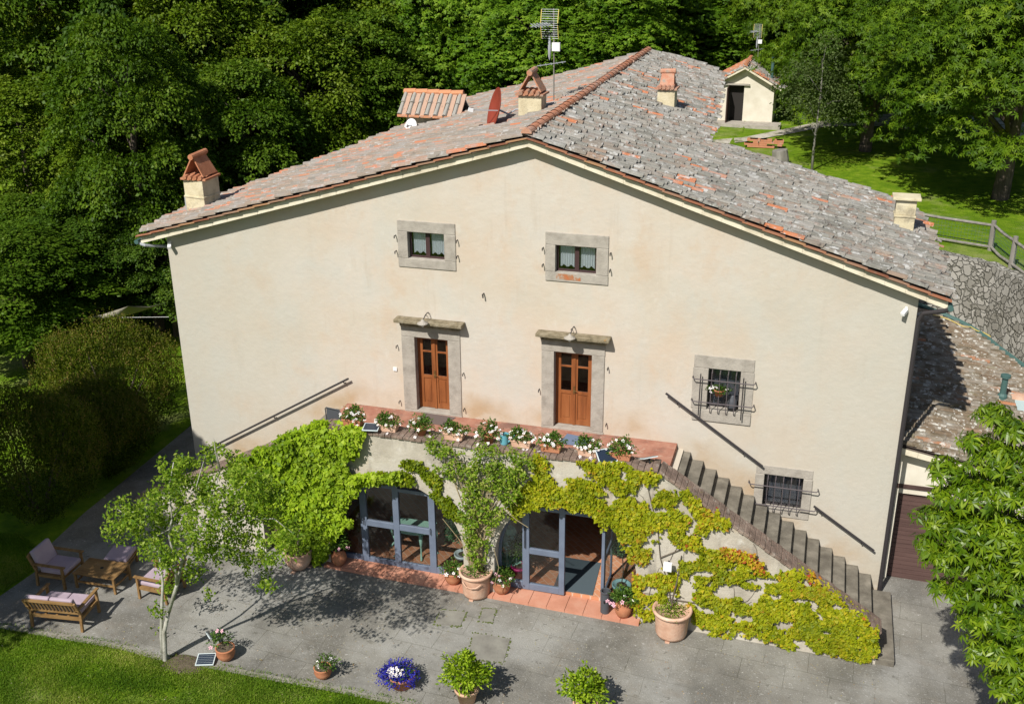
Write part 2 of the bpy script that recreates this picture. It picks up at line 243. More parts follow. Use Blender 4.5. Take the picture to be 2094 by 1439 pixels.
# ------------------------------------------------------------------ mesh builder
class MB:
    def __init__(s): s.v = []; s.f = []; s.r = []; s.m = []; s.cur = 0; s.cm = 0
    def face(s, idx): s.f.append(tuple(idx)); s.r.append(s.cur); s.m.append(s.cm)
    def poly(s, pts): n = len(s.v); s.v += [tuple(p) for p in pts]; s.face(range(n, n+len(pts)))
    def hexa(s, c):      # 8 corners: bottom 4 (ccw), top 4
        n = len(s.v); s.v += [tuple(p) for p in c]
        for q in ((3, 2, 1, 0), (4, 5, 6, 7), (0, 1, 5, 4), (1, 2, 6, 5), (2, 3, 7, 6), (3, 0, 4, 7)): s.face([n+i for i in q])
    def box(s, x0, x1, y0, y1, z0, z1, rot=0, piv=None):
        c = [(x0, y0, z0), (x1, y0, z0), (x1, y1, z0), (x0, y1, z0), (x0, y0, z1), (x1, y0, z1), (x1, y1, z1), (x0, y1, z1)]
        if rot:
            px, py = piv or ((x0+x1)/2, (y0+y1)/2); ca, sa = math.cos(rot), math.sin(rot)
            c = [(px+(x-px)*ca-(y-py)*sa, py+(x-px)*sa+(y-py)*ca, z) for x, y, z in c]
        s.hexa(c); return s
    def bar(s, a, b, w, h=None, up=(0, 0, 1)):
        a, b = Vector(a), Vector(b); h = h or w; d = (b-a).normalized(); U = Vector(up)
        if abs(d.dot(U)) > .98: U = Vector((0, 1, 0))
        r = d.cross(U).normalized()*w/2; u = r.cross(d).normalized()*h/2
        s.hexa([a-r-u, a+r-u, b+r-u, b-r-u, a-r+u, a+r+u, b+r+u, b-r+u]); return s
    def tube(s, pts, rad, seg=8, cap=True):
        pts = [Vector(p) for p in pts]; rad = rad if isinstance(rad, (list, tuple)) else [rad]*len(pts); base = len(s.v); U = None
        for i, p in enumerate(pts):
            d = (pts[min(i+1, len(pts)-1)]-pts[max(i-1, 0)]).normalized()
            if U is None: U = d.orthogonal().normalized()
            U = (U-d*U.dot(d)).normalized(); W = d.cross(U)
            for k in range(seg): a = 2*math.pi*k/seg; s.v.append(tuple(p+(U*math.cos(a)+W*math.sin(a))*rad[i]))
        for i in range(len(pts)-1):
            for k in range(seg): s.face((base+i*seg+k, base+i*seg+(k+1) % seg, base+(i+1)*seg+(k+1) % seg, base+(i+1)*seg+k))
        if cap: s.face([base+k for k in range(seg)][::-1]); s.face([base+(len(pts)-1)*seg+k for k in range(seg)])
        return s
    def lathe(s, prof, c=(0, 0, 0), seg=24, sx=1, sy=1):
        base = len(s.v)
        for r, z in prof:
            for k in range(seg): a = 2*math.pi*k/seg; s.v.append((c[0]+r*math.cos(a)*sx, c[1]+r*math.sin(a)*sy, c[2]+z))
        for i in range(len(prof)-1):
            for k in range(seg): s.face((base+i*seg+k, base+i*seg+(k+1) % seg, base+(i+1)*seg+(k+1) % seg, base+(i+1)*seg+k))
        if prof[0][0] > 0: s.face([base+k for k in range(seg)][::-1])
        if prof[-1][0] > 0: s.face([base+(len(prof)-1)*seg+k for k in range(seg)])
        return s
    def plate(s, loops, fn, n):       # loops of 2D points (outer first), fn maps (a,b,0|1)->3D front/back ; solid plate with holes
        flat = [p for l in loops for p in l]; tri = tessellate_polygon([[Vector((p[0], p[1], 0)) for p in l] for l in loops])
        for side in (0, 1):
            b = len(s.v); s.v += [tuple(fn(p[0], p[1], side)) for p in flat]
            for t in tri: s.face([b+i for i in (t if side == 0 else t[::-1])])
        for l in loops:
            b = len(s.v); k = len(l); s.v += [tuple(fn(p[0], p[1], 0)) for p in l]+[tuple(fn(p[0], p[1], 1)) for p in l]
            for i in range(k): s.face((b+i, b+(i+1) % k, b+k+(i+1) % k, b+k+i))
        return s
    def build(s, name, mats, parent=None, smooth=False, world=True, bevel=0):
        me = bpy.data.meshes.new(name); off = Vector((0, 0, 0))
        if parent and world:
            o = parent
            while o: off += o.location; o = o.parent
        vs = [(x-off.x, y-off.y, z-off.z) for x, y, z in s.v] if off.length else s.v
        me.from_pydata(vs, [], s.f); mats = mats if isinstance(mats, (list, tuple)) else [mats]
        for m in mats: me.materials.append(m)
        if len(mats) > 1: me.polygons.foreach_set('material_index', s.m)
        a = me.attributes.new('rnd', 'FLOAT', 'FACE'); a.data.foreach_set('value', np.array(s.r, dtype=np.float32))
        if smooth: me.polygons.foreach_set('use_smooth', [True]*len(s.f))
        me.update(); o = bpy.data.objects.new(name, me); scene.collection.objects.link(o)
        if parent: o.parent = parent
        if bevel:
            bv = o.modifiers.new('bevel', 'BEVEL'); bv.width = bevel; bv.segments = 2; bv.limit_method = 'ANGLE'
        return o
def fast_mesh(name, V, quads, rnd, m, parent=None):
    me = bpy.data.meshes.new(name); n = len(V); q = len(quads); k = quads.shape[1]
    me.vertices.add(n); me.vertices.foreach_set('co', V.astype(np.float32).ravel())
    me.loops.add(q*k); me.loops.foreach_set('vertex_index', quads.astype(np.int32).ravel())
    me.polygons.add(q); me.polygons.foreach_set('loop_start', np.arange(0, q*k, k, dtype=np.int32)); me.polygons.foreach_set('loop_total', np.full(q, k, dtype=np.int32))
    a = me.attributes.new('rnd', 'FLOAT', 'FACE'); a.data.foreach_set('value', rnd.astype(np.float32))
    me.materials.append(m); me.update(calc_edges=True); o = bpy.data.objects.new(name, me); scene.collection.objects.link(o)
    if parent: o.parent = parent
    return o
def unit(a): return a/np.maximum(np.linalg.norm(a, axis=-1, keepdims=True), 1e-9)
def leaves(name, P, D, N, L, W, rnd, m, parent=None, droop=.12, fold=.25, origin=True):
    """kite shaped folded leaves: base, side, tip, side"""
    P = np.asarray(P, float); D = unit(np.asarray(D, float)); N = np.asarray(N, float); N = unit(N-(N*D).sum(1)[:, None]*D); S = np.cross(D, N)
    L = np.asarray(L)[:, None]; W = np.asarray(W)[:, None]
    if parent is not None and origin:
        off = Vector((0, 0, 0)); o = parent
        while o: off += o.location; o = o.parent
        P = P-np.array(off)
    V = np.stack([P, P+D*L*.45+S*W*.5+N*W*fold, P+D*L-N*L*droop, P+D*L*.45-S*W*.5+N*W*fold], 1).reshape(-1, 3)
    Q = np.arange(len(P)*4).reshape(-1, 4); return fast_mesh(name, V, Q, np.asarray(rnd), m, parent)
def rdir(n, rng=RNG): return unit(rng.normal(size=(n, 3)))
# ------------------------------------------------------------------ tagging
def tag(o, label=None, cat=None, group=None, kind=None):
    if label: o['label'] = label
    if cat: o['category'] = cat
    if group: o['group'] = group
    if kind: o['kind'] = kind
    return o
def thing(name, loc, label, cat, group=None, rz=0):
    o = bpy.data.objects.new(name, None); scene.collection.objects.link(o); o.location = loc; o.rotation_euler = (0, 0, rz); o.empty_display_size = .2
    return tag(o, label, cat, group)
def kids(o): return [c for c in bpy.data.objects if c.parent == o]
def copy_tree(o, parent=None):
    c = o.copy(); scene.collection.objects.link(c); c.parent = parent
    for ch in kids(o): copy_tree(ch, c)
    return c
def place(proto, used, loc, label, rz=0, sc=1, group=None):
    o = copy_tree(proto) if used[0] else proto; used[0] = True
    o.location = loc; o.rotation_euler = (0, 0, rz); o.scale = (sc, sc, sc) if not isinstance(sc, tuple) else sc; o['label'] = label
    if group: o['group'] = group
    return o
# ================================================================== SETTING
def smooth(a, b, x): t = min(1, max(0, (x-a)/(b-a))); return t*t*(3-2*t)
YSX = [-60, 11.6, 12.0, 18.2, 19.1, 20.3, 20.9, 21.4, 22.6, 24.5, 60]; YSY = [17, 17, 7.6, 10.6, 10.5, 9.9, 9.3, 8.3, 6.0, 4.0, 3]
def ystart(x): return float(np.interp(x, YSX, YSY))
def terr(x, y):        # height of the upper ground behind the house
    f = smooth(-9, 7, x) if y < 60 else 1
    base = gz(x)-.25+max(0, y-14)*.10; top = 5.1+.2*noise.noise(Vector((x*.12, y*.12, 0)))*smooth(11, 16, y)+max(0, y-34)*.16
    return base*(1-f)+top*f
def grid(name, xs, ys_fn, n, zf, m):
    V = []; Q = []
    for x in xs:
        y0, y1 = ys_fn(x)
        for j in range(n): t = j/(n-1); y = y0+(y1-y0)*t**1.8; V.append((x, y, zf(x, y)))
    for i in range(len(xs)-1):
        for j in range(n-1): a = i*n+j; Q.append((a, a+n, a+n+1, a+1))
    return fast_mesh(name, np.array(V), np.array(Q), np.zeros(len(Q)), m)
M_FORESTFLOOR = mat('meadow_ground', (.07, .09, .02), rough=1, spec=.05, ramp=[(.045, .04, .02), (.06, .09, .014), (.08, .14, .012)], stops=[.38, .48, .6], scale=.5, detail=10, bump=.03, bscale=15)
tag(grid('ground', [-150, -60, -30, -15, -8, -3, 0, 6, 12, 20, 30, 60, 150], lambda x: (-60, 160), 40, lambda x, y: gz(x)-.06, M_FORESTFLOOR), kind='structure')
tag(grid('lawn', [-60, -40, -30, -24, -20, -16, -13, -10, -8, -6, -4, -2, 0, 2, 4, 6, 8, 10, 11.6, 12, 13, 14, 15, 16, 17, 18.2, 18.6, 19.1, 19.5, 19.9, 20.3, 20.9, 21.4, 22, 22.6, 23.5, 24.5, 27, 30, 35, 45, 60],
     lambda x: (ystart(x), 150), 60, terr, M_GRASS), kind='structure')
# paving
mb = MB(); mb.poly([(*GP(*q)[:2], gz(GP(*q)[0])) for q in ((-90, 1255), (0, 1277), (120, 1297), (250, 1319), (330, 1341), (400, 1352), (560, 1383), (700, 1408), (850, 1440), (1050, 1480))]
        + [(x, y, gz(x)) for x, y in ((21, -9.5), (30, -9.5), (30, .7), (18, .7), (0, .1), (-.05, 9), (-1.3, 9), (-1.9, 3))] + [(*GP(*q)[:2], gz(GP(*q)[0])) for q in ((250, 985), (170, 1050), (95, 1120), (75, 1166), (0, 1218), (-90, 1235))])
tag(mb.build('patio', M_PAVING), kind='structure')
mb = MB()
for q in (((887, 1277), (902, 1246), (955, 1250), (942, 1281)), ((978, 1270), (988, 1243), (1015, 1245), (1008, 1273)), ((955, 1345), (967, 1293), (1045, 1305), (1030, 1356))):
    c = [GP(*p) for p in q]; mid = sum(c, Vector())/4; cc = [mid+(p-mid)*.96 for p in c]
    mb.hexa([p-Vector((0, 0, .02)) for p in cc][::-1][::-1]+[p+Vector((0, 0, .012)) for p in cc])
tag(mb.build('paving', mat('slab_stone', (.2, .19, .165), rough=.95, ramp=[(.15, .14, .12), (.22, .21, .18), (.27, .26, .22)], scale=3, detail=10, bump=.008, bscale=30)), kind='structure')
mb = MB()
for q in (((887, 1277), (902, 1246), (955, 1250), (942, 1281)), ((978, 1270), (988, 1243), (1015, 1245), (1008, 1273)), ((955, 1345), (967, 1293), (1045, 1305), (1030, 1356))):
    c = [GP(*p) for p in q]
    for i in range(4):
        a, b = c[i], c[(i+1) % 4]
        for k in range(14):
            p = a+(b-a)*random.random()+Vector((random.gauss(0, .012), random.gauss(0, .012), 0)); s_ = random.uniform(.012, .03)
            mb.lathe([(s_, 0), (s_*.7, .012), (0, .018)], p, 6)
tag(mb.build('moss', mat('moss_green', (.09, .11, .03), rough=1)), kind='stuff'); bpy.data.objects['moss']['label'] = 'green moss growing in the joints round the paving slabs'
# kerb of patio
mb = MB(); kp = [GP(*q) for q in ((-90, 1255), (0, 1277), (120, 1297), (250, 1319), (330, 1341), (400, 1352), (560, 1383), (700, 1408), (850, 1440), (1050, 1480))]
for a, b in zip(kp, kp[1:]):
    n = max(1, int((b-a).length/.5))
    for i in range(n):
        p = a+(b-a)*(i/n); q = a+(b-a)*((i+.985)/n); j = random.uniform(-.006, .006)
        mb.bar(p+Vector((0, -.05, -.02+j)), q+Vector((0, -.05, -.02+j)), .13, .07)
tag(mb.build('kerb', mat('kerb_concrete', (.2, .19, .16), rough=.95, ramp=[(.12, .11, .09), (.24, .225, .19), (.3, .28, .24)], scale=2, detail=10, bump=.02, bscale=14)), kind='structure')
# front lawn sheet
mb = MB(); lp = [p+Vector((0, -.1, -.005)) for p in kp]
mb.poly([(p.x, p.y, gz(p.x)-.012) for p in lp]+[(14, -25, gz(14)-.012), (-20, -25, gz(-20)-.012), (-20, -6, gz(-20)-.012), (-4, -6, gz(-4)-.012)])
lw = tag(mb.build('lawn', M_GRASS), kind='structure')
mb = MB(); mb.poly([(*GP(*q)[:2], gz(GP(*q)[0])-.02) for q in ((-150, 1243), (0, 1219), (75, 1167), (96, 1121), (171, 1051), (251, 986))]+[(-1.95, 3.0, gz(-1.95)-.02), (-1.35, 9, gz(-1.35)-.02), (-24, 9, gz(-24)-.02), (-24, -5.8, gz(-24)-.02)])
tag(mb.build('lawn', M_GRASS), kind='structure')
# grass blades on the front lawn
def grassblades(name, poly_px, n, lab, L=(.03, .075)):
    P = []; us = [p[0] for p in poly_px]; vs = [p[1] for p in poly_px]
    while len(P) < n:
        u = random.uniform(min(us), max(us)); v = random.uniform(min(vs), max(vs))
        if inpoly(u, v, poly_px) and noise.noise(Vector((u*.012, v*.02, 3)))+random.random()*.9 > .05: P.append(GP(u, v, -.015))
    P = np.array([tuple(p) for p in P]); n = len(P); D = rdir(n)*.55+np.array([0, 0, 1]); N = rdir(n)
    Lx = RNG.uniform(*L, n); r = np.clip(.45+.5*np.array([noise.noise(Vector((p[0]*.9, p[1]*1.3, 0))) for p in P])+RNG.normal(0, .2, n), 0, 1)
    o = leaves(name, P, D, N, Lx, RNG.uniform(.008, .016, n), r, L_GRASS, droop=.3); tag(o, lab, kind='stuff')
def inpoly(x, y, P):
    c = False; j = len(P)-1
    for i in range(len(P)):
        xi, yi = P[i]; xj, yj = P[j]
        if (yi > y) != (yj > y) and x < (xj-xi)*(y-yi)/(yj-yi)+xi: c = not c
        j = i
    return c
grassblades('grass', [(-20, 1283), (120, 1303), (250, 1325), (330, 1347), (400, 1358), (560, 1389), (700, 1414), (870, 1452), (-20, 1452)], 60000, 'short sunlit green grass of the lawn in front of the patio')
grassblades('grass', [(0, 1214), (70, 1165), (90, 1130), (40, 1090), (-20, 1090), (-20, 1220)], 9000, 'shaded green grass between the hedge and the left edge of the patio')
def litter():
    P = []
    while len(P) < 900:
        u = random.uniform(0, 1800); v = random.uniform(1130, 1439); p = GP(u, v)
        if p.y < -3.2 and noise.noise(Vector((p.x*.8, p.y*.8, 4)))+random.random()*.8 > .25: P.append((p.x, p.y, gz(p.x)+.006))
    P = np.array(P); n = len(P); D = rdir(n); D[:, 2] *= .1; N = rdir(n)*.25+np.array([0, 0, 1])
    m = mat('fallen_leaf', (.3, .25, .1), attr=True, rough=.9, ramp=[(.42, .4, .32), (.3, .27, .12), (.22, .12, .05), (.5, .42, .3)])
    tag(leaves('leaf_litter', P, D, N, RNG.uniform(.015, .05, n), RNG.uniform(.01, .03, n), RNG.random(n), m), 'small fallen leaves and petals scattered over the patio', kind='stuff')
litter()
grassblades('grass', [(-20, 1272), (120, 1292), (250, 1314), (330, 1336), (400, 1347), (560, 1378), (700, 1403), (870, 1436), (870, 1452), (700, 1420), (560, 1394), (400, 1362), (250, 1330), (120, 1306), (-20, 1290)], 1500, 'ragged grass creeping over the patio kerb', L=(.04, .1))
# gravel path on the upper lawn
def tz(u, v): p = ZP(u, v, 5.1); return Vector((p.x, p.y, terr(p.x, p.y)+.03))
mb = MB(); up = [(1440, 287), (1520, 279), (1590, 264), (1680, 246), (1760, 238), (1860, 236), (1960, 240), (2110, 248)]; dn = [(1440, 297), (1520, 288), (1590, 275), (1680, 258), (1760, 256), (1860, 262), (1960, 272), (2110, 290)]
def fine(a, k=6): return [(a[i][0]+(a[i+1][0]-a[i][0])*j/k, a[i][1]+(a[i+1][1]-a[i][1])*j/k) for i in range(len(a)-1) for j in range(k)]+[a[-1]]
up, dn = fine(up), fine(dn)
for i in range(len(up)-1): mb.poly([tz(*dn[i]), tz(*dn[i+1]), tz(*up[i+1]), tz(*up[i])])
tag(mb.build('path', M_GRAVEL), kind='structure')
# ================================================================== FARMHOUSE
XR, ZR, SLL, SLR = 9.58, 10.10, .291, .3242
def roofz(x): return ZR+(x-XR)*SLL if x < XR else ZR-(x-XR)*SLR
house = thing('farmhouse', (9, 3, 0), 'large cream plastered stone farmhouse with a lichen covered tiled gable roof', 'farmhouse')
FH = []     # facade holes, filled by windows below
def surround(name, par, x0, x1, z0, z1, ix0, ix1, iz0, iz1, y0=-.03, y1=.24, m=M_STONE, wob=.006):
    """four separate stone blocks butted together round an opening"""
    mb = MB(); g = .003; w = lambda: random.uniform(-wob, wob)
    for (a, b, c, d) in ((x0, x1, iz1, z1), (x0+w(), ix0, iz0+g, iz1-g), (ix1, x1+w(), iz0+g, iz1-g), (x0+w(), x1+w(), z0, iz0)):
        if b > a and d > c: mb.box(a, b, y0+w()*.5, y1, c, d)
    FH.append([(x0+.04, z0+.04), (x1-.04, z0+.04), (x1-.04, z1-.04), (x0+.04, z1-.04)])
    return mb.build(name, m, par, bevel=.012)
# --- upper windows
for (q, iq, lab) in ((((811, 449), (931, 458), (933, 553), (817, 545)), (6.56, 7.47, 7.02, 7.67), 'left of the two small upper windows'),
                     (((1117, 472), (1247, 484), (1242, 583), (1114, 572)), (10.15, 11.10, 6.98, 7.62), 'right small upper window with a rust stain on its stone sill')):
    c = [YP(*p, 0) for p in q]; x0 = (c[0].x+c[3].x)/2; x1 = (c[1].x+c[2].x)/2; z1 = (c[0].z+c[1].z)/2; z0 = (c[2].z+c[3].z)/2; a, b, c0, c1 = iq
    wn = surround('window', house, x0, x1, z0, z1, a, b, c0, c1); wn['label'] = lab
    m = MB(); f = .045
    m.box(a, b, .11, .16, c0, c0+f); m.box(a, b, .11, .16, c1-f, c1); m.box(a, a+f, .11, .16, c0+f, c1-f); m.box(b-f, b, .11, .16, c0+f, c1-f); m.box((a+b)/2-.05, (a+b)/2+.05, .11, .16, c0+f, c1-f)
    m.build('window_frame', M_WINFRAME, wn)
    MB().box(a+.02, b-.02, .132, .138, c0+.02, c1-.02).build('pane', M_GLASS, wn)
    for s0, s1 in ((a+.07, (a+b)/2-.07), ((a+b)/2+.07, b-.07)):
        pts = []; n = 24
        zt = c1-.05; zb = c0+.14
        m = MB(); bv = len(m.v)
        for i in range(n+1):
            t = i/n; x = s0+(s1-s0)*t; y = .2+.012*math.sin(t*38); zz = zb-.06*abs(math.sin(t*math.pi*2+math.pi/2))
            m.v += [(x, y, zt), (x, y, zz)]
        for i in range(n): m.face((bv+2*i, bv+2*i+1, bv+2*i+3, bv+2*i+2))
        m.build('curtain', M_CURTAIN, wn)
    for sx, sgn in ((x0-.05, -1), (x1+.05, 1)):
        for zz in (z0+.38, z1-.38):
            MB().tube([(sx, .02, zz), (sx, -.1, zz), (sx, -.1, zz-.05)], .014, 6).build('shutter_hook', M_IRON, wn)
    if 'rust' in lab: MB().box(a+.02, b-.35, -.036, -.031, z0+.05, c0-.03).build('rust_stain', mat('rust_stain', (.3, .14, .07), rough=.9, ramp=[(.36, .32, .27), (.34, .17, .09), (.4, .13, .05)], stops=[.42, .5, .62], scale=6, detail=9), wn)
# --- doors
def leaf_mesh(par, x0, x1, z0, z1, y, right):
    W = x1-x0; st = .075; m = MB(); midz = z0+(z1-z0)*.44; tr = z0+(z1-z0)*.80
    hs = [[(x0+st, midz+.05), (x1-st, midz+.05), (x1-st, tr-.02), (x0+st, tr-.02)], [(x0+st, tr+.02), (x1-st, tr+.02), (x1-st, z1-.06), (x0+st, z1-.06)], [(x0+st, z0+.13), (x1-st, z0+.13), (x1-st, midz-.03), (x0+st, midz-.03)]]
    m.plate([[(x0, z0), (x1, z0), (x1, z1), (x0, z1)]]+hs, lambda a, b, s: (a, y+s*.05, b), None)
    a, b, c, d = x0+st, x1-st, z0+.13, midz-.03
    m.box(a, b, y+.02, y+.04, c, d); m.box(a+.04, b-.04, y+.008, y+.02, c+.05, d-.05)
    lf = m.build('door_leaf', M_WOOD, par); MB().box(x0+st, x1-st, y+.022, y+.028, midz+.05, z1-.06).build('door_pane', M_GLASSDARK, par)
    return lf
for k, (ox0, ox1, ix0, ix1, lab) in enumerate(((6.28, 7.80, 6.62, 7.48, 'left wooden double door with a white curtain behind one pane'), (9.83, 11.36, 10.14, 11.05, 'right wooden double door with plants reflected in its panes'))):
    dr = surround('door', house, ox0, ox1, 2.9, 5.33, ix0, ix1, 3.06, 5.02); dr['label'] = lab
    xm = (ix0+ix1)/2; MB().box(ix0, ix0+.05, .16, .26, 3.06, 5.02).box(ix1-.05, ix1, .16, .26, 3.06, 5.02).box(ix0+.05, ix1-.05, .16, .26, 4.97, 5.02).build('door_frame', M_WOOD, dr)
    leaf_mesh(dr, ix0+.05, xm-.004, 3.07, 4.97, .19, 0); leaf_mesh(dr, xm+.004, ix1-.05, 3.07, 4.97, .19, 1)
    MB().box(xm-.03, xm+.03, .165, .189, 3.07, 4.97).build('door_cover_strip', M_WOOD, dr)
    MB().tube([(xm+.0, .165, 4.0), (xm+.0, .12, 4.0), (xm+.07, .12, 3.98)], .012, 6).box(xm-.02, xm+.02, .155, .164, 3.9, 4.1).build('handle', mat('brass%d' % k, (.3, .2, .08), rough=.35, metal=.8), dr)
    m = MB(); m.box(ox0-.08, ox1+.14, -.30, -.002, 5.45, 5.54); m.box(ox0+.02, ox1+.04, -.16, -.002, 5.335, 5.448)
    m.build('door_cornice', mat('mossy_stone%d' % k, (.2, .17, .1), rough=1, ramp=[(.10, .085, .05), (.24, .2, .13), (.34, .3, .22)], scale=7, detail=9, bump=.05, bscale=16, detail2=[((.5, .24, .04), 5, .68, .74, .9)]), dr, bevel=.02)
    if k == 0:
        m = MB(); bv = 0
        for i in range(13): t = i/12; m.v += [(ix0+.1+.30*t, .32+.02*math.sin(t*30), 4.95), (ix0+.1+.30*t*.25+.02, .32+.02*math.sin(t*30), 3.95)]
        for i in range(12): m.face((2*i, 2*i+1, 2*i+3, 2*i+2))
        m.build('curtain', M_CURTAIN, dr)
    for hx, hz in ((ox0-.12, 4.75), (ox0-.12, 3.25), (ox1+.07, 4.2), (ox1+.07, 3.25)) if k == 0 else ((ox0-.05, 4.0), (ox1+.08, 4.75), (ox1+.08, 3.3)):
        MB().tube([(hx, .02, hz), (hx, -.09, hz), (hx, -.09, hz-.05)], .013, 6).build('shutter_hook', M_IRON, dr)
# --- barred windows
def grille(par, x0, x1, z0, z1, hz, outer, nv, ex):
    for zz in hz:
        MB().tube([(x0-ex, .02, zz), (x0-ex, -.15, zz+.03), (x0-ex+.03, -.16, zz), (x1+ex-.03, -.16, zz), (x1+ex, -.15, zz+.03), (x1+ex, .02, zz)], .014, 6).build('grille_bar', M_IRONGREY, par)
    for i in range(nv):
        x = x0+(x1-x0)*(i+.5)/nv; MB().tube([(x, .08, z1+.0), (x, -.14, z1-.06), (x, -.14, z0+.02), (x, -.05, z0-.06), (x, -.03, z0-.04)], .011, 6).build('grille_upright', M_IRONGREY, par)
    for x in outer: MB().tube([(x, -.14, z1-.1), (x, -.14, z0-.12)], .014, 6).build('grille_upright', M_IRON, par)
for (o, i, hz, outer, nv, lab) in (((13.42, 14.77, 3.68, 5.30), (13.76, 14.48, 3.97, 4.99), (4.76, 4.20), (13.60, 14.56), 4, 'upper barred window with a flower box inside its iron grille'),
                                   ((15.0, 16.28, 1.42, 2.72), (15.2, 16.08, 1.6, 2.49), (2.26, 1.76), (), 5, 'lower barred window beside the right outside staircase')):
    bw = surround('window', house, *o, *i, y1=.3, wob=.03); bw['label'] = lab; a, b, c, d = i
    m = MB(); f = .04
    m.box(a, b, .2, .25, c, c+f).box(a, b, .2, .25, d-f, d).box(a, a+f, .2, .25, c+f, d-f).box(b-f, b, .2, .25, c+f, d-f)
    m.build('window_frame', M_IRON, bw); MB().box(a, b, .222, .228, c, d).build('pane', M_GLASS, bw)
    MB().box(a, b, .34, .35, c, d).build('blind', mat('grey_blind'+lab[:3], (.11, .115, .135), rough=.8), bw)
    grille(bw, a, b, c, d, hz, outer, nv, .34)
# --- walls
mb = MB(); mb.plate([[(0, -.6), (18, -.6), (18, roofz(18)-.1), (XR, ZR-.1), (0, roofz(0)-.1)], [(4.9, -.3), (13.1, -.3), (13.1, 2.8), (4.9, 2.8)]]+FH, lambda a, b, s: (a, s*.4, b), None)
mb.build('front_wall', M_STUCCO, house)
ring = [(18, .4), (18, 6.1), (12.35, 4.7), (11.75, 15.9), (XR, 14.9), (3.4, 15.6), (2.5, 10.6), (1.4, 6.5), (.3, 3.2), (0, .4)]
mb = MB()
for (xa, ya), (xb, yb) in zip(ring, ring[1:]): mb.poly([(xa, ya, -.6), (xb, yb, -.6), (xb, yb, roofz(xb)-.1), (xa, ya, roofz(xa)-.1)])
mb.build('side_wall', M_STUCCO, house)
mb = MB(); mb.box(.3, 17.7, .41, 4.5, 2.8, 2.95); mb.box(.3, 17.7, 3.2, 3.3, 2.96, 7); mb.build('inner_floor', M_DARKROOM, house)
# --- roof
R_OUT = [(9.58, -.38), (18.50, -.38), (18.5, 3.2), (18.27, 6.2), (17.8, 6.7), (16, 6.3), (14.7, 6.05), (13.5, 5.7), (12.8, 5.05), (12.65, 7.5), (12.36, 11.7), (12.05, 16.3), (11.4, 16.5), (10.4, 16.0), (9.58, 15.2)]
L_OUT = [(9.58, -.38), (9.58, 15.2), (8.5, 15.05), (7.65, 14.3), (6.5, 14.5), (4.84, 14.9), (3.5, 16), (2.8, 15.4), (2.37, 10.6), (1.9, 8.8), (1.13, 6.5), (.34, 4.85), (-.5, 3.6), (-.75, 1.8), (-.5, -.38)]
def under(): pass
mb = MB()
for P in (R_OUT, L_OUT):
    mb.poly([(x, y, roofz(x)-.01) for x, y in P]); mb.poly([(x, y, roofz(x)-.06) for x, y in P][::-1])
    for (xa, ya), (xb, yb) in zip(P, P[1:]+P[:1]): mb.poly([(xa, ya, roofz(xa)-.06), (xb, yb, roofz(xb)-.06), (xb, yb, roofz(xb)-.01), (xa, ya, roofz(xa)-.01)])
roof = mb.build('roof', mat('roof_deck', (.13, .1, .08), rough=1, ramp=[(.08, .06, .05), (.2, .16, .13)], scale=8), house)
def tiles(mb, org, dn, ac, nd, na, inside, step=.45, pitch=.205, r=.088, seed=1, hot=0, jit=1, sag=.03, red=0):
    """barrel tiles: org corner, dn unit vector down the slope, ac unit vector across"""
    rg = random.Random(seed); org, dn, ac = Vector(org), Vector(dn).normalized(), Vector(ac).normalized(); up = ac.cross(dn).normalized()
    if up.z < 0: up = -up
    run = [False]
    def col(hotp, pos):
        t = rg.random()
        if t < hotp or (run[0] and t < .4): run[0] = not run[0]; return rg.uniform(.93, 1)
        run[0] = False
        return min(.9, max(0, rg.betavariate(1.3, 1.9)*.85+red*rg.random()+.28*noise.noise(Vector((pos.x*.9, pos.y*.9, seed)))))
    for j in range(na):
        off = rg.uniform(-.2, .2)
        for i in range(-1, nd):
            for kind in (0, 1):
                c = org+dn*(i*step+off+kind*.2)+ac*((j+.5*kind)*pitch)
                mid = c+dn*step*.5
                if not inside(mid.x, mid.y): continue
                wz = noise.noise(Vector((mid.x*.5, mid.y*.5, 1)))*sag
                if kind == 1:      # channel tile: shallow trough
                    mb.cur = min(.9, max(0, rg.betavariate(1.3, 2.2))); a = c+up*(.012+wz); b = c+dn*(step+.04)+up*(.03+wz)
                    n0 = len(mb.v); h = pitch*.5
                    for p in (a, b): mb.v += [tuple(p-ac*h+up*.03), tuple(p), tuple(p+ac*h+up*.03)]
                    mb.face((n0, n0+1, n0+4, n0+3)); mb.face((n0+1, n0+2, n0+5, n0+4))
                else:
                    mb.cur = col(hot*(1+1.5*noise.noise(Vector((mid.x*.6, mid.y*.6, 9)))), mid); ang = rg.gauss(0, .03)*jit; d2 = (dn+ac*ang).normalized(); a2 = (ac-dn*ang).normalized(); dz = rg.uniform(0, .012)*jit
                    rr = r*rg.uniform(.92, 1.08); c = c+ac*rg.gauss(0, .008)*jit+dn*rg.gauss(0, .02)*jit
                    n0 = len(mb.v); S = 6; prof = ((0, rr*.82, .0), (step+.05, rr*1.02, .032+dz))
                    for (t, q, hgt) in prof:
                        for k in range(S+1): th = math.pi*k/S; mb.v.append(tuple(c+d2*t+a2*(-math.cos(th)*q)+up*(math.sin(th)*q*.85+.012+hgt+wz)))
                    for k in range(S+1): th = math.pi*k/S; q = rr*.84; mb.v.append(tuple(c+d2*(step+.035)+a2*(-math.cos(th)*q)+up*(math.sin(th)*q*.8+.008+.03+wz)))
                    for k in range(S): mb.face((n0+k, n0+k+1, n0+S+1+k+1, n0+S+1+k)); mb.face((n0+S+1+k, n0+S+1+k+1, n0+2*S+2+k+1, n0+2*S+2+k))
    return mb
lenR = math.hypot(1, SLR); lenL = math.hypot(1, SLL)
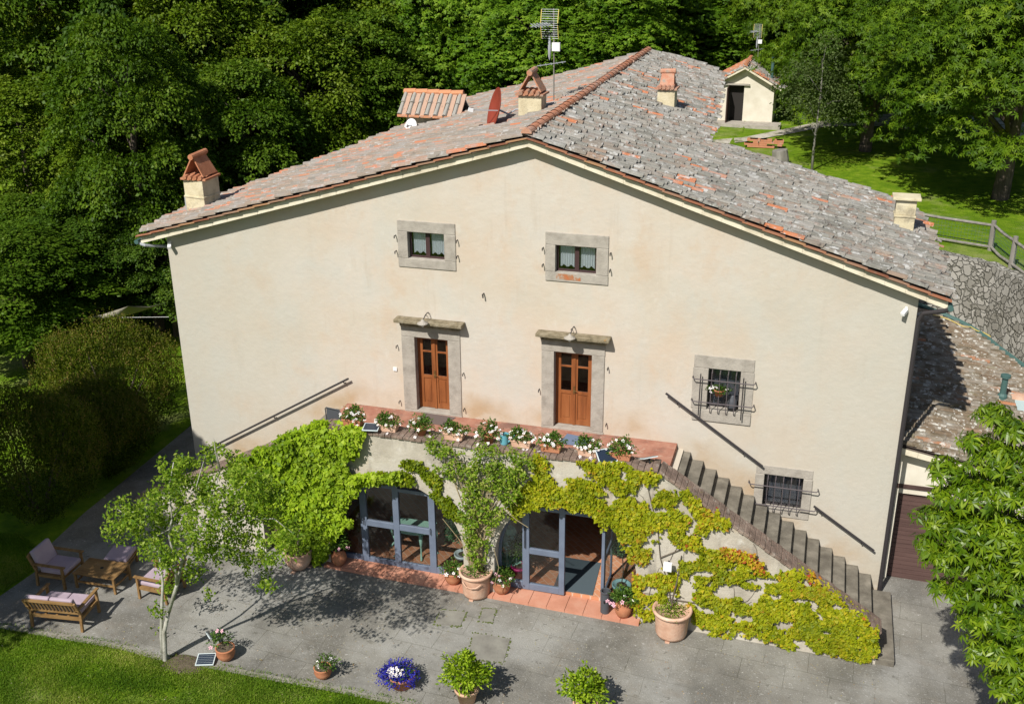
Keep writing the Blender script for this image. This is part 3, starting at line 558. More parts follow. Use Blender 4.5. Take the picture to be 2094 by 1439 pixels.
mb = tiles(MB(), (XR+.02, -.3, ZR+.02), (1, 0, -SLR), (0, 1, 0), 24, 83, lambda x, y: inpoly(x, y, R_OUT), hot=.035, seed=3)
mb.build('roof_tiles', M_TILE, house)['label'] = 'weathered grey tiles of the right roof slope with scattered new orange ones'
mb = tiles(MB(), (XR-.02, -.3, ZR+.02), (-1, 0, -SLL), (0, 1, 0), 27, 83, lambda x, y: inpoly(x, y, L_OUT), hot=.07, seed=5, red=.26)
mb.build('roof_tiles', M_TILE_L, house)['label'] = 'pinkish grey tiles of the left roof slope'
# ridge tiles
mb = MB(); rg = random.Random(2)
for i in range(38):
    y = -.42+i*.412; y1 = y+.46; mb.cur = rg.random()*.8
    n0 = len(mb.v); S = 8
    for (yy, rr, h) in ((y, .125, .05), (y1, .118, .035)):
        for k in range(S+1): th = math.pi*k/S; mb.v.append((XR-.0-math.cos(th)*rr+rg.gauss(0, .002), yy, ZR+.03+h+math.sin(th)*rr*.9))
    for k in range(S): mb.face((n0+k, n0+k+1, n0+S+1+k+1, n0+S+1+k))
    if i == 0: mb.face(list(range(n0, n0+S+1)))
mb.build('ridge_tiles', M_TERRA_NEW, house)
mb = MB()
for i in range(38):
    y = -.3+i*.412; s_ = rg.uniform(.05, .09); mb.bar((XR+.13, y, ZR+.0), (XR+.13, y+.4, ZR+.0), .1, .09)
mb.build('ridge_mortar', M_STONE, house)
# verge: stepping edge tiles and plaster cornice
mb = MB(); mc = MB()
for sgn, sl, xe in ((1, SLR, 18.55), (-1, SLL, -.56)):
    n = int(abs(xe-XR)/.42); L_ = abs(xe-XR)
    for i in range(n):
        xa = XR+sgn*i*L_/n; xb = XR+sgn*((i+1)*L_/n+.05); za = ZR-abs(xa-XR)*sl; zb = ZR-abs(xb-XR)*sl; y0 = -.41+rg.uniform(-.01, .01)
        mb.cur = rg.random()
        q = [(xa, y0, za-.045), (xb, y0, zb-.02), (xb, -.3, zb-.02), (xa, -.3, za-.045), (xa, y0, za-.015), (xb, y0, zb+.012), (xb, -.3, zb+.012), (xa, -.3, za-.015)]
        mb.hexa(q)
        if i % 1 == 0:
            xa2, xb2 = XR+sgn*i*L_/n, XR+sgn*((i+1)*L_/n-.004); za2 = ZR-abs(xa2-XR)*sl; zb2 = ZR-abs(xb2-XR)*sl; yj = -.30+rg.uniform(-.006, .006); t = .16
            mc.hexa([(xa2, yj, za2-.07-t), (xb2, yj, zb2-.07-t), (xb2, -.003, zb2-.07-t), (xa2, -.003, za2-.07-t), (xa2, yj, za2-.062), (xb2, yj, zb2-.062), (xb2, -.003, zb2-.062), (xa2, -.003, za2-.062)])
mb.build('verge_tiles', mat('verge_tile_brown', (.3, .13, .07), rough=.9, attr=True, ramp=[(.2, .08, .045), (.34, .14, .075), (.28, .17, .11), (.36, .2, .1)], detail2=[((.3, .28, .22), 6, .6, .7, .6)]), house)
mc.build('verge_cornice', M_CORNICE, house)
# gutters and downpipe
MB().tube([(18.60, -.42, 7.02), (18.58, 3.2, 7.04), (18.36, 6.2, 7.10)], .06, 8).build('gutter', M_GREENPIPE, house)
MB().tube([(-.62, -.40, 6.98), (-.85, 1.8, 6.9), (-.62, 3.6, 6.97)], .06, 8).build('gutter', M_GREENPIPE, house)
MB().tube([(18.60, -.36, 7.00), (18.5, -.30, 6.93), (18.12, -.13, 6.78), (18.04, -.1, 6.6), (18.04, -.1, -.15)], .05, 10).build('downpipe', M_IRON, house)
MB().tube([(-.62, -.33, 6.94), (-.45, -.3, 6.88), (-.12, .1, 6.76), (-.08, .3, 6.6), (-.08, .3, 0)], .04, 8).build('downpipe', M_ALU, house)
# --- chimneys
def tile_tent(m, cx, cy, z, w, d, h, lean, face_x):
    """two leaning flat tiles forming a triangular cowl, open along axis; face_x: ridge runs along x"""
    t = .03
    for s in (-1, 1):
        if face_x:
            a = (cx-w, cy+s*d, z); b = (cx+w, cy+s*d, z); c = (cx+w*.85, cy+s*.03, z+h); e = (cx-w*.85, cy+s*.03, z+h); o = Vector((0, -s*t, -t*.4))
        else:
            a = (cx+s*w, cy-d, z); b = (cx+s*w, cy+d, z); c = (cx+s*.03, cy+d*.85, z+h); e = (cx+s*.03, cy-d*.85, z+h); o = Vector((-s*t, 0, -t*.4))
        P = [Vector(q) for q in (a, b, c, e)]; m.hexa([p+o for p in P]+P)
        n_ = 2
    if face_x: m.tube([(cx-w*1.05, cy, z+h), (cx+w*1.05, cy, z+h+.02)], .075, 10)
    else: m.tube([(cx, cy-d*1.1, z+h), (cx, cy+d*1.1, z+h+.02)], .075, 10)
def chimney(label, cx, cy, w, d, z0, z1, tent=.45, rot=0, face_x=False, band=None, m=M_PLASTERCH if 'M_PLASTERCH' in globals() else None):
    rt = MB(); rt.box(cx-w/2, cx+w/2, cy-d/2, cy+d/2, z0, z1, rot)
    if band: rt.box(cx-w/2-.02, cx+w/2+.02, cy-d/2-.02, cy+d/2+.02, band, band+.05, rot)
    ch = rt.build('chimney', M_CHIM, roof, bevel=.01); ch['label'] = label
    return ch
M_CHIM = mat('chimney_plaster', (.6, .52, .34), rough=.95, ramp=[(.4, .34, .22), (.58, .51, .34), (.64, .58, .42)], scale=3, detail=8, bump=.012, detail2=[((.16, .14, .11), 2.3, .56, .72, .7)])
def capbase(m, cx, cy, w, d, z):
    m.box(cx-w/2-.07, cx+w/2+.07, cy-d/2-.07, cy+d/2+.07, z+.001, z+.05)
    n = 4
    for k in range(n): x = cx-w/2+(k+.5)*w/n; m.tube([(x, cy-d/2-.1, z+.07), (x, cy-d/2+.12, z+.1)], .055, 8); m.tube([(x, cy+d/2+.1, z+.07), (x, cy+d/2-.12, z+.1)], .055, 8)
ch = chimney('cream chimney with an orange tile cowl at the left eave', .1, 1.7, .62, .66, 6.9, 8.2, band=7.72, rot=R(-8)); m = MB(); capbase(m, .1, 1.7, .6, .62, 8.2); tile_tent(m, .1, 1.7, 8.3, .3, .34, .5, 0, False); m.build('chimney_cowl', M_TERRA, ch)
MB().box(-.3, -.24, 1.45, 1.6, 7.35, 7.75).build('chimney_box', M_ALU, ch)
ch = chimney('cream chimney with an A shaped tile cowl beside the ridge', 8.58, 3.75, .6, .5, 9.5, 10.35); m = MB(); capbase(m, 8.58, 3.75, .58, .48, 10.35); tile_tent(m, 8.58, 3.75, 10.45, .3, .26, .46, 0, False); m.build('chimney_cowl', mat('lichen_terracotta', (.4, .22, .13), rough=.9, ramp=[(.45, .2, .11), (.40, .21, .13), (.26, .23, .19)], stops=[.4, .52, .66], scale=6, bump=.01), ch)
ch = chimney('cream chimney with a square orange cowl on the rear right slope', 11.42, 7.6, .48, .5, 9.2, 10.03); m = MB(); capbase(m, 11.42, 7.6, .46, .48, 10.03); tile_tent(m, 11.42, 7.6, 10.13, .2, .2, .36, 0, True); m.build('chimney_cowl', mat('pale_cowl_tile', (.4, .2, .12), rough=.9, ramp=[(.42, .19, .12), (.44, .25, .17), (.28, .25, .21)], stops=[.4, .55, .68], scale=6, bump=.01), ch)
ch = chimney('cream chimney with a flat slab top near the right eave', 17.78, 3.95, .46, .42, 7.2, 7.82, band=7.80); m = MB(); m.box(17.78-.23, 17.78+.23, 3.95-.2, 3.95+.2, 7.851, 8.22); m.box(17.78-.32, 17.78+.32, 3.95-.28, 3.95+.28, 8.221, 8.28); m.build('chimney_cowl', M_CHIM, ch, bevel=.01)
# small roofed turret on the left slope
t0 = MB().box(2.98, 4.42, 9.15, 10.15, 7.8, 8.8).build('roof_turret', M_CHIM, roof); t0['label'] = 'small tiled turret rising from the left roof slope'
m = MB(); e0, e1, rz_, ez = 2.75, 4.72, 9.32, 8.72
m.hexa([(e0, 8.95, ez-.06), (e1, 8.95, ez-.06), (e1, 9.65, rz_-.06), (e0, 9.65, rz_-.06), (e0, 8.95, ez), (e1, 8.95, ez), (e1, 9.65, rz_), (e0, 9.65, rz_)])
m.hexa([(e0, 9.651, rz_-.06), (e1, 9.651, rz_-.06), (e1, 10.35, ez-.06), (e0, 10.35, ez-.06), (e0, 9.651, rz_), (e1, 9.651, rz_), (e1, 10.35, ez), (e0, 10.35, ez)])
for k in range(7):
    x = e0+.08+k*(e1-e0-.16)/6; m.cur = random.random()
    for a_, b_ in ((9.6, 9.28), (9.3, 8.92)):
        m.cur = .05+.5*random.random(); f_ = lambda y: ez+(y-8.95)/.7*(rz_-ez)
        m.tube([(x, a_, f_(a_)+.03), (x+random.gauss(0, .01), b_, f_(b_)+.05)], [.055, .075], 8)
    m.cur = .6; m.bar((x+.14, 9.62, rz_-.0), (x+.14, 8.9, ez-.03), .14, .04)
m.cur = .95
for k in range(5): m.tube([(e0+k*.395, 9.65, rz_+.02), (e0+k*.395+.4, 9.65, rz_+.04)], .09, 8)
for k in range(5): m.cur = random.choice((.9, .95, .8)); m.box(e0+.02+k*.39, e0+.36+k*.39, 8.9, 8.96, ez-.05, ez+.02)
m.build('turret_roof', mat('turret_tile', (.3, .3, .3), rough=.95, attr=True, ramp=[(.3, .29, .26), (.33, .31, .27), (.5, .24, .13), (.56, .25, .13)], stops=[0, .5, .7, 1], bump=.02, detail2=[((.5, .26, .03), 4, .66, .72, .8), ((.12, .1, .08), 7, .6, .7, .6)]), house)
# ================================================================== TERRACE WITH OUTSIDE STAIRS
HT = 3.0; YW = -2.85; YI = -2.45
ter = thing('terrace', (9, -1.5, 0), 'raised terrace with two glazed arches and an outside staircase on each side', 'terrace')
def arc(cx, rx, zs, rz, n=22, sh=0): return [(cx+(rx-sh)*math.cos(math.pi*i/n), zs+(rz-sh)*math.sin(math.pi*i/n)) for i in range(n+1)]
A1 = (7.05, 1.69, .98, 1.65); A2 = (11.12, 1.64, .95, 1.71)
c0 = YP(515, 1118, YW); c1 = YP(572, 1090, YW)
CLx0, CLx1 = 3.62, 4.35
out = [(.12, -.5), (CLx0, -.5)]+[(CLx0, 1.75), (CLx1, 1.85)]+[(CLx1, -.5)]
for A in (A1, A2): out += [(A[0]-A[1], -.5)]+arc(*A)[::-1]+[(A[0]+A[1], -.5)]
out += [(17.9, -.5), (17.9, .60), (13.12, 3.72), (5.52, 3.72), (.12, 1.02)]
mb = MB(); mb.plate([out], lambda a, b, s: (a+.0*noise.noise(Vector((a, b, 0))), YW+s*.4, b), None)
mb.build('front_wall', M_STUCCO_OLD, ter)
MB().box(CLx0-.1, CLx1+.1, YW+.3, YW+.36, -.4, 1.8).build('cellar_door', M_DARKWOOD, ter)
# coping made of bricks laid across the wall
mb = MB(); rg = random.Random(4)
def cop(a, b, n):
    a, b = Vector(a), Vector(b)
    for i in range(n):
        p = a+(b-a)*(i/n); q = a+(b-a)*((i+.96)/n); j = rg.uniform(-.008, .008); jy = rg.uniform(-.012, .012)
        mb.bar(p+Vector((0, jy, j)), q+Vector((0, jy, j)), .50, .07)
ym = (YW+YI)/2
cop((5.5, ym, 3.757), (13.12, ym, 3.757), 52); cop((13.14, ym, 3.75), (17.93, ym, .63), 42); cop((5.48, ym, 3.75), (.06, ym, 1.05), 42)
mb.build('coping', M_COPING, ter, bevel=.012)
mb = MB(); nstep = 16; rise = (HT+.16)/17
for i in range(nstep-1):
    z = HT-rise*(i+1); x = 13.14+i*.31
    mb2 = MB(); mb2.box(x+.003, x+.31, YI+.002, -.002, z-.5, z-.05); mb2.box(x+.002, x+.335, YI+.004, -.004, z-.049, z)
    mb2.build('step', M_STEP, ter, bevel=.012)
MB().box(17.80, 18.28, YW+.02, -.25, -.45, -.03).build('step', M_STEP, ter, bevel=.015)
for i in range(14):
    z = HT-.2*(i+1); x = 4.7-i*.33
    MB().box(x-.33, x-.003, YI+.002, -.002, z-.5, z).build('step', M_STEP, ter)
MB().box(4.7, 13.14, YI+.003, -.003, 2.86, HT).build('terrace_floor', M_TERRACE, ter)
MB().box(13.141, 13.145, YI+.003, -.003, 2.4, HT-.02).build('step_riser', M_TERRACE, ter)
# door step of terracotta tiles
m = MB(); xs = np.linspace(5.24, 12.88, 19); rg = random.Random(8)
for a, b in zip(xs, xs[1:]):
    zb = gz(a)+.06; m.box(a+.004, b-.004, -3.02-.012*(a-5)/4, -2.46, -.2, zb+rg.uniform(-.002, .002))
m.build('door_step', M_SILLTILE, ter)
# room behind the glass
MB().box(4.85, 13.15, -2.45, 4.5, -.05, .09).build('room_floor', M_FLOOR, ter)
for q in ((4.7, 4.85, -2.44, 4.5, -.3, 2.86), (13.15, 13.3, -2.44, 4.5, -.3, 2.86), (4.85, 13.15, 4.5, 4.6, -.3, 2.86), (9.15, 9.3, -2.44, 4.5, -.3, 2.86)): MB().box(*q).build('room_wall', M_ROOMWALL, ter)
MB().box(4.85, 13.15, .0, 4.5, 2.8, 2.855).build('room_ceiling', M_ROOMWALL, ter)
YG = -2.5
def glazing(A, posts, rails, gaps, lab):
    cx, rx, zs, rz = A; o = [(cx-rx, .04)]+[(cx-rx, zs)]+arc(cx, rx, zs, rz)[::-1][1:-1]+[(cx+rx, zs), (cx+rx, .04)]
    def top(x): t = (x-cx)/rx; return zs+rz*math.sqrt(max(0, 1-t*t))
    fr = MB()
    a = arc(cx, rx-.035, zs, rz-.035, 26); pts = [(cx+rx-.035, .04)]+a+[(cx-rx+.035, .04)]
    for p, q in zip(pts, pts[1:]): fr.bar((p[0], YG, p[1]), (q[0], YG, q[1]), .07, .07, up=(0, 1, 0))
    for (x0, x1) in posts: fr.box(x0, x1, YG-.045, YG+.045, .056, top((x0+x1)/2)-.03)
    for (x0, x1, z0, z1) in rails: fr.box(x0, x1, YG-.04, YG+.04, z0, min(z1, 9))
    f = fr.build('arched_window', M_STEELBLUE, ter, bevel=.006); f['label'] = lab
    xs = sorted([cx-rx+.03, cx+rx-.03]+[p for q in posts for p in q]); 
    for a_, b_ in zip(xs[::2], xs[1::2]):
        if any(abs((a_+b_)/2-g) < .3 for g in gaps): continue
        n = 10; ptl = [(a_, .06), (b_, .06)]+[(b_+(a_-b_)*i/n, top(b_+(a_-b_)*i/n)-.02) for i in range(n+1)]
        m = MB(); m.plate([ptl], lambda p, q, s: (p, YG+s*.006, q), None); m.build('pane', M_GLASSDOOR, f)
    return f
g1 = glazing(A1, [(6.06, 6.22), (6.90, 7.05), (7.79, 7.95)], [(5.42, 6.06, .056, .25), (6.22, 6.9, .056, .24), (7.05, 7.79, .056, .24), (7.95, 8.7, .056, .25), (6.22, 6.9, 1.12, 1.27), (7.05, 7.79, 1.12, 1.27), (6.22, 6.9, 2.2, 2.3), (7.05, 7.79, 2.15, 2.24)], [], 'left glazed arch with closed double doors in grey blue frames')
g2 = glazing(A2, [(10.06, 10.22), (10.92, 11.05), (11.9, 11.97)], [(9.5, 10.06, .056, .25), (10.22, 10.92, .056, .22), (11.97, 12.7, .056, .2), (10.22, 10.92, 1.03, 1.17), (10.22, 11.9, 2.2, 2.28)], [11.47], 'right glazed arch with its door leaf standing open')
for nm, x in (('handle', 6.16), ('handle', 7.84)): MB().tube([(x, YG-.045, 1.3), (x, YG-.09, 1.3), (x, YG-.09, 1.16)], .01, 6).build(nm, M_BLACK, g1)
MB().tube([(10.13, YG-.045, 1.75), (10.13, YG-.09, 1.7), (10.13, YG-.09, 1.2)], .012, 6).build('handle', M_BLACK, g2)
# open leaf folded inwards
m = MB(); m.box(11.93, 11.97, -2.44, -2.36, .06, 2.1).box(11.93, 11.97, -1.62, -1.54, .06, 2.1).box(11.93, 11.97, -2.36, -1.62, .06, .2).box(11.93, 11.97, -2.36, -1.62, 1.03, 1.15).box(11.93, 11.97, -2.36, -1.62, 2.02, 2.1)
dl = m.build('open_door_leaf', M_STEELBLUE, g2); MB().box(11.948, 11.954, -2.38, -1.6, .1, 2.05).build('pane', M_GLASSDOOR, ter)
# ================================================================== OUTBUILDING ON THE RIGHT
ob = thing('outbuilding', (20.5, 5, 0), 'low outbuilding with a mossy lean-to tile roof and dark garage door', 'outbuilding')
LX, LZ, LS = 18.06, 3.53, .18
def lz(x): return LZ-LS*(x-LX)
gd0, gd1, gdt = 18.22, 20.7, 2.12
mb = MB(); mb.plate([[(18.06, -.6), (gd0, -.6), (gd0, gdt), (gd1, gdt), (gd1, -.6), (24, -.6), (24, lz(24)-.1), (18.06, lz(18.06)-.1)]], lambda a, b, s: (a, .6+s*.4, b), None)
mb.box(23.9, 24, 1.0, 9, -.6, lz(24)-.1); mb.build('wall', M_PLASTERSHED, ob)
MB().box(18.06, 21.2, .57, .605, 2.26, 2.36).build('lintel', M_DARKWOOD, ob)
m = MB()
for k in range(22): m.box(gd0+.01, gd1-.01, .68, .715, -.4+k*.115, -.4+k*.115+.105)
m.box(gd0+.01, gd1-.01, .72, .74, -.4, gdt); m.build('garage_door', mat('brown_slats', (.1, .055, .045), rough=.7, ramp=[(.07, .04, .035), (.12, .07, .06)], scale=4, scl=(.2, 1, 3)), ob)
LOUT = [(18.03, .25), (24.3, .25), (24.3, 5), (22.8, 5.6), (21.7, 8.15), (21.2, 9.1), (20.5, 9.75), (19.2, 10.3), (18.03, 10.3)]
mb = MB(); mb.poly([(x, y, lz(x)-.01) for x, y in LOUT]); mb.poly([(x, y, lz(x)-.08) for x, y in LOUT][::-1])
ro = mb.build('roof', bpy.data.materials['roof_deck'], ob)
tiles(MB(), (LX, .33, lz(LX)), (1, 0, -LS), (0, 1, 0), 15, 48, lambda x, y: inpoly(x, y, LOUT), step=.4, hot=.03, seed=11).build('roof_tiles', M_TILE_OLD, ob)
m = MB()
for k in range(15): x = LX+k*.42; m.hexa([(x, .27, lz(x)-.24), (x+.415, .27, lz(x+.415)-.24), (x+.415, .598, lz(x+.415)-.24), (x, .598, lz(x)-.24), (x, .27, lz(x)-.085), (x+.415, .27, lz(x+.415)-.085), (x+.415, .598, lz(x+.415)-.085), (x, .598, lz(x)-.085)])
m.build('verge_cornice', M_CORNICE, ob)
p = YP(2050, 822, 3.4); sx, sy = 20.15, 3.6
vp = NP(2048, 818, (LS, 0, 1), LZ+LS*LX)
MB().lathe([(.13, 0), (.12, .14), (.08, .2), (.075, .62), (.12, .63), (.12, .7), (0, .71)], (vp.x, vp.y, vp.z), 14).build('vent_pipe', M_GREENPIPE, ob)
sk = NP(2100, 835, (LS, 0, 1), LZ+LS*LX)
m = MB(); m.box(sk.x-.35, sk.x+.9, sk.y-.5, sk.y+.5, sk.z-.2, sk.z+.12); sk_ = m.build('skylight', M_STONE, ob); MB().box(sk.x-.3, sk.x+.85, sk.y-.45, sk.y+.15, sk.z+.121, sk.z+.14).build('pane', mat('milky_glass', (.45, .55, .55), rough=.3), sk_)
m = MB(); m.box(sk.x-.35, sk.x+.9, sk.y+.2, sk.y+.5, sk.z+.121, sk.z+.18); m.build('skylight_tile', M_TERRA_PINK, sk_)
# cord lying on that roof
cpx = [(1896, 640), (1920, 646), (1945, 655), (1962, 664), (1972, 668), (1985, 668), (1998, 676), (2012, 680), (2040, 696), (2070, 706), (2100, 716)]
tag(MB().tube([NP(u, v, (LS, 0, 1), LZ+LS*LX+.14) for u, v in cpx], .012, 5).build('cord', M_YELLOW), 'thin yellow cord lying loose across the mossy outbuilding roof', 'cord')
# retaining wall
mb = MB(); cv = [(18.3, 10.62), (19.1, 10.5), (19.8, 10.2), (20.3, 9.9), (20.65, 9.6), (20.9, 9.3), (21.2, 8.75), (21.4, 8.3), (22.0, 7.2), (22.6, 6.0), (24.5, 4.0)]
n = len(cv); fr = []
for i, (x, y) in enumerate(cv):
    a = Vector(cv[max(i-1, 0)]); b = Vector(cv[min(i+1, n-1)]); t = (b-a).normalized(); nn = Vector((t.y, -t.x)); 
    if nn.y > 0: nn = -nn
    fr.append((Vector((x, y)), nn))
for i in range(n-1):
    (p, a), (q, b) = fr[i], fr[i+1]
    S = 4
    for k in range(S):
        u = p+(q-p)*(k/S); v = p+(q-p)*((k+1)/S); na = a+(b-a)*(k/S); nb = a+(b-a)*((k+1)/S); h1, h2 = 5.12+.05*noise.noise(Vector((u.x*3, u.y*3, 0))), 5.12+.05*noise.noise(Vector((v.x*3, v.y*3, 0)))
        f = .12
        mb.hexa([(u.x+na.x*.25, u.y+na.y*.25, 2.2), (v.x+nb.x*.25, v.y+nb.y*.25, 2.2), (v.x-nb.x*.2, v.y-nb.y*.2, 2.2), (u.x-na.x*.2, u.y-na.y*.2, 2.2),
                 (u.x+na.x*f, u.y+na.y*f, h1), (v.x+nb.x*f, v.y+nb.y*f, h2), (v.x-nb.x*.2, v.y-nb.y*.2, h2), (u.x-na.x*.2, u.y-na.y*.2, h1)])
rw = tag(mb.build('retaining_wall', M_RUBBLE), 'curved rubble stone retaining wall between the outbuilding roof and upper lawn', 'retaining wall')
MB().tube([(p.x+nn.x*.33, p.y+nn.y*.33, lz(p.x)+.14) for p, nn in fr], .07, 8).build('gutter', M_GREENPIPE, ob)
# fence
fpx = [(1800, 470), (1905, 483), (2025, 512), (2070, 546), (2140, 580)]
fp = [ZP(2025, 512, 5.1)+Vector(d) for d in ((-6.2, 3.2, 0), (-2.9, 1.3, 0))]+[ZP(2025, 512, 5.1), ZP(2067, 547, 5.1), ZP(2125, 585, 5.1), ZP(2200, 640, 5.1)]
fe = thing('fence', tuple(fp[2]), 'grey weathered timber rail fence with wire mesh along the upper lawn edge', 'fence'); fh = .92
for p in fp:
    lean = Vector((random.uniform(-.03, .03), random.uniform(-.02, .02), 0)); 
    MB().tube([p+Vector((0, 0, -.3)), p+lean*.5+Vector((0, 0, .4)), p+lean+Vector((0, 0, fh))], [.085, .08, .07], 9).build('post', M_FENCE, fe)
for a, b in zip(fp, fp[1:]):
    for hz in (.78, .12):
        mid = (a+b)/2+Vector((random.uniform(-.03, .03), 0, hz-.04)); MB().tube([a+Vector((0, -.05, hz)), mid, b+Vector((0, -.05, hz))], .042, 7).build('rail', M_FENCE, fe)
    m = MB(); n = max(4, int((b-a).length/.1)); 
    for i in range(n+1): q = a+(b-a)*(i/n); m.bar(q+Vector((0, 0, .1)), q+Vector((0, 0, .8)), .004)
    for k in range(8): m.bar(a+Vector((0, 0, .1+k*.1)), b+Vector((0, 0, .1+k*.1)), .004)
    m.build('wire_mesh', M_GREENPIPE, fe)
# garden shed on the upper lawn
S0 = ZP(1476, 253, 5.1); sx0, sx1, sy0 = 10.55, 13.15, 30.6
sh = thing('shed', (11.9, 31.5, 5.1), 'small white plastered garden shed with an orange tiled roof and open brown door', 'shed')
zb = 5.0; ze, zr_ = 7.05, 7.75; xm = 11.75
mb = MB(); mb.plate([[(sx0, zb), (11.0, zb), (11.0, 6.85), (11.75, 6.85), (11.75, zb), (sx1, zb), (sx1, ze), (xm, zr_-.1), (sx0, ze)]], lambda a, b, s: (a, sy0+s*.2, b), None)
mb.box(sx1-.2, sx1, sy0+.2, sy0+2.6, zb, ze).box(sx0, sx0+.2, sy0+.2, sy0+2.6, zb, ze).box(sx0, sx1, sy0+2.6, sy0+2.8, zb, ze); mb.build('wall', M_PLASTERSHED, sh)
mb = MB()
for sg in (-1, 1):
    xe = sx0-.3 if sg < 0 else sx1+.35; zz = zr_-(abs(xe-xm))*(zr_-ze)/1.25
    mb.cur = .97 if sg < 0 else .3
    q = [(xe, sy0-.35, zz), (xm, sy0-.35, zr_), (xm, sy0+3, zr_), (xe, sy0+3, zz)]
    mb.hexa([(x, y, z-.1) for x, y, z in q]+q)
mb.build('roof', M_CORNICE, sh)
for sg, hot in ((-1, .85), (1, .12)):
    xe = sx0-.3 if sg < 0 else sx1+.35; L_ = abs(xe-xm); s_ = (zr_-ze)/1.25
    tiles(MB(), (xm, sy0-.3, zr_), (sg, 0, -s_), (0, 1, 0), int(L_/.42)+1, 16, lambda x, y: min(xe, xm) <= x <= max(xe, xm), hot=hot, seed=20+sg).build('roof_tiles', M_TILE, sh)
m = MB()
for k in range(8): m.tube([(xm, sy0-.35+k*.41, zr_+.05), (xm, sy0+.07+k*.41, zr_+.07)], .11, 8)
m.build('ridge_tiles', M_TERRA, sh)
MB().box(11.0, 11.04, sy0-.72, sy0-.02, zb+.1, 6.8).build('door', M_DARKWOOD, sh); MB().box(10.85, 12.0, sy0-.12, sy0-.002, 6.86, 6.93).build('lintel', M_STONE, sh)
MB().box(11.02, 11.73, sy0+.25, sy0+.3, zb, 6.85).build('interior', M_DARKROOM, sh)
tag(MB().box(10.0, 13.6, 29.5, 30.6, 5.0, 5.17).build('shed_apron', M_STONE), 'grey stone apron laid in front of the garden shed', 'paving')
tag(MB().tube([(12.95, 31.3, 7.0), (12.95, 31.3, 8.0)], .07, 8).lathe([(.11, 0), (.11, .1), (0, .12)], (12.95, 31.3, 8.0), 10).build('vent_pipe', M_GREENPIPE, sh))
# low stack of orange tiles, tree stump
p0 = ZP(1518, 298, 5.1); m = MB(); rg = random.Random(5)
for k in range(60): x = p0.x+rg.uniform(0, 1.55); m.cur = rg.random()*.3; j = rg.randrange(4); m.box(x, x+.2, p0.y+.0, p0.y+.3, 5.05+j*.09, 5.05+j*.09+.085, rg.gauss(0, .05))
tag(m.build('tile_stack', M_TERRA_NEW), 'low row of stacked orange roof tiles beside the gravel path', 'tile stack')
p0 = ZP(1592, 338, 5.1); MB_ = MB().tube([(p0.x, p0.y, 4.9), (p0.x+.05, p0.y, 5.4), (p0.x, p0.y, 5.72)], [.46, .34, .30], 14).build('tree_stump', M_FENCE, bevel=.02); tag(MB_, 'thick grey tree stump on the lawn behind the roof edge', 'tree stump')
tag(MB().tube([(8.42, .02, 6.3), (8.42, -.10, 6.3), (8.43, -.10, 6.22)], .018, 6).build('wall_hook', M_IRON), 'small dark iron hook in the bare wall between the two upper windows', 'hook')
tb = GP(372, 1356); mb = MB(); mb.lathe([(.0, .035), (.22, .03), (.42, .012), (.55, -.01)], (tb.x, tb.y, gz(tb.x)), 22, 1, .6)
for k in range(26): a = random.uniform(0, 6.28); r_ = random.uniform(.05, .5); c_ = random.uniform(.015, .05); mb.lathe([(c_, 0), (c_*.8, c_*.5), (0, c_*.7)], (tb.x+math.cos(a)*r_, tb.y+math.sin(a)*r_*.6, gz(tb.x)+.01), 6)
tag(mb.build('soil_patch', M_SOIL), 'dark bare soil at the foot of the young tree', kind='stuff')
# ================================================================== THINGS FIXED TO THE HOUSE
for (a, b, hooks, lab) in (((.22, -.13, 1.0), (4.83, -.13, 3.75), (.15, .52, .97), 'long dark handrail on the wall above the left outside stairs'),
                           ((12.83, -.13, 4.31), (15.14, -.13, 2.74), (.12, .8), 'dark handrail on the wall above the upper right outside stairs'),
                           ((16.37, -.13, 1.88), (17.80, -.13, .93), (.12, .8), 'short dark handrail at the foot of the right outside stairs')):
    a, b = Vector(a), Vector(b); h = thing('handrail', tuple(a), lab, 'handrail')
    MB().tube([a, b], .027, 8).build('rail', M_IRON, h)
    for t in hooks: p = a+(b-a)*t; MB().tube([p, p+Vector((0, .03, -.08)), p+Vector((0, .129, -.1))], .014, 6).build('bracket', M_IRON, h)
for (x, cz, lab) in ((7.02, 5.54, 'enamel wall lamp above the left wooden door'), (10.62, 5.54, 'enamel wall lamp above the right wooden door')):
    l = thing('wall_lamp', (x, 0, cz), lab, 'lamp', 'lamps above the terrace doors')
    MB().tube([(x, 0, cz+.12), (x, -.06, cz+.17), (x, -.16, cz+.18), (x, -.28, cz+.15), (x-.02, -.37, cz+.08)], .012, 6).build('bracket', M_IRON, l)
    MB().tube([(x-.05, -.002, cz+.05), (x-.06, -.08, cz+.12), (x-.04, -.2, cz+.12)], .007, 6).build('brace', M_IRON, l)
    MB().lathe([(.14, -.04), (.13, -.02), (.04, .03), (.03, .06), (0, .07)], (x-.02, -.39, cz+.04), 18).build('lamp_shade', M_STONE, l, smooth=True)
    MB().lathe([(0, -.14), (.03, -.12), (.04, -.08), (.02, -.03), (0, -.02)], (x-.02, -.39, cz+.05), 10).build('bulb', M_WHITE, l, smooth=True)
for (x, z, lab, d) in ((.1, 6.93, 'small white camera under the left eave corner', 1), (17.78, 6.83, 'small white camera under the right eave corner', -1)):
    c = thing('security_camera', (x, 0, z), lab, 'camera'); MB().tube([(x, 0, z), (x, -.07, z-.01)], .03, 8).build('mount', M_WHITE, c); MB().bar((x-.0, -.04, z-.04), (x+.08*d, -.2, z-.1), .09, .08).build('body', M_WHITE, c, bevel=.01)
tag(MB().box(6.02, 6.12, -.03, -.001, 4.06, 4.15).build('junction_box', M_WHITE), 'small white box on the wall left of the left door', 'junction box')
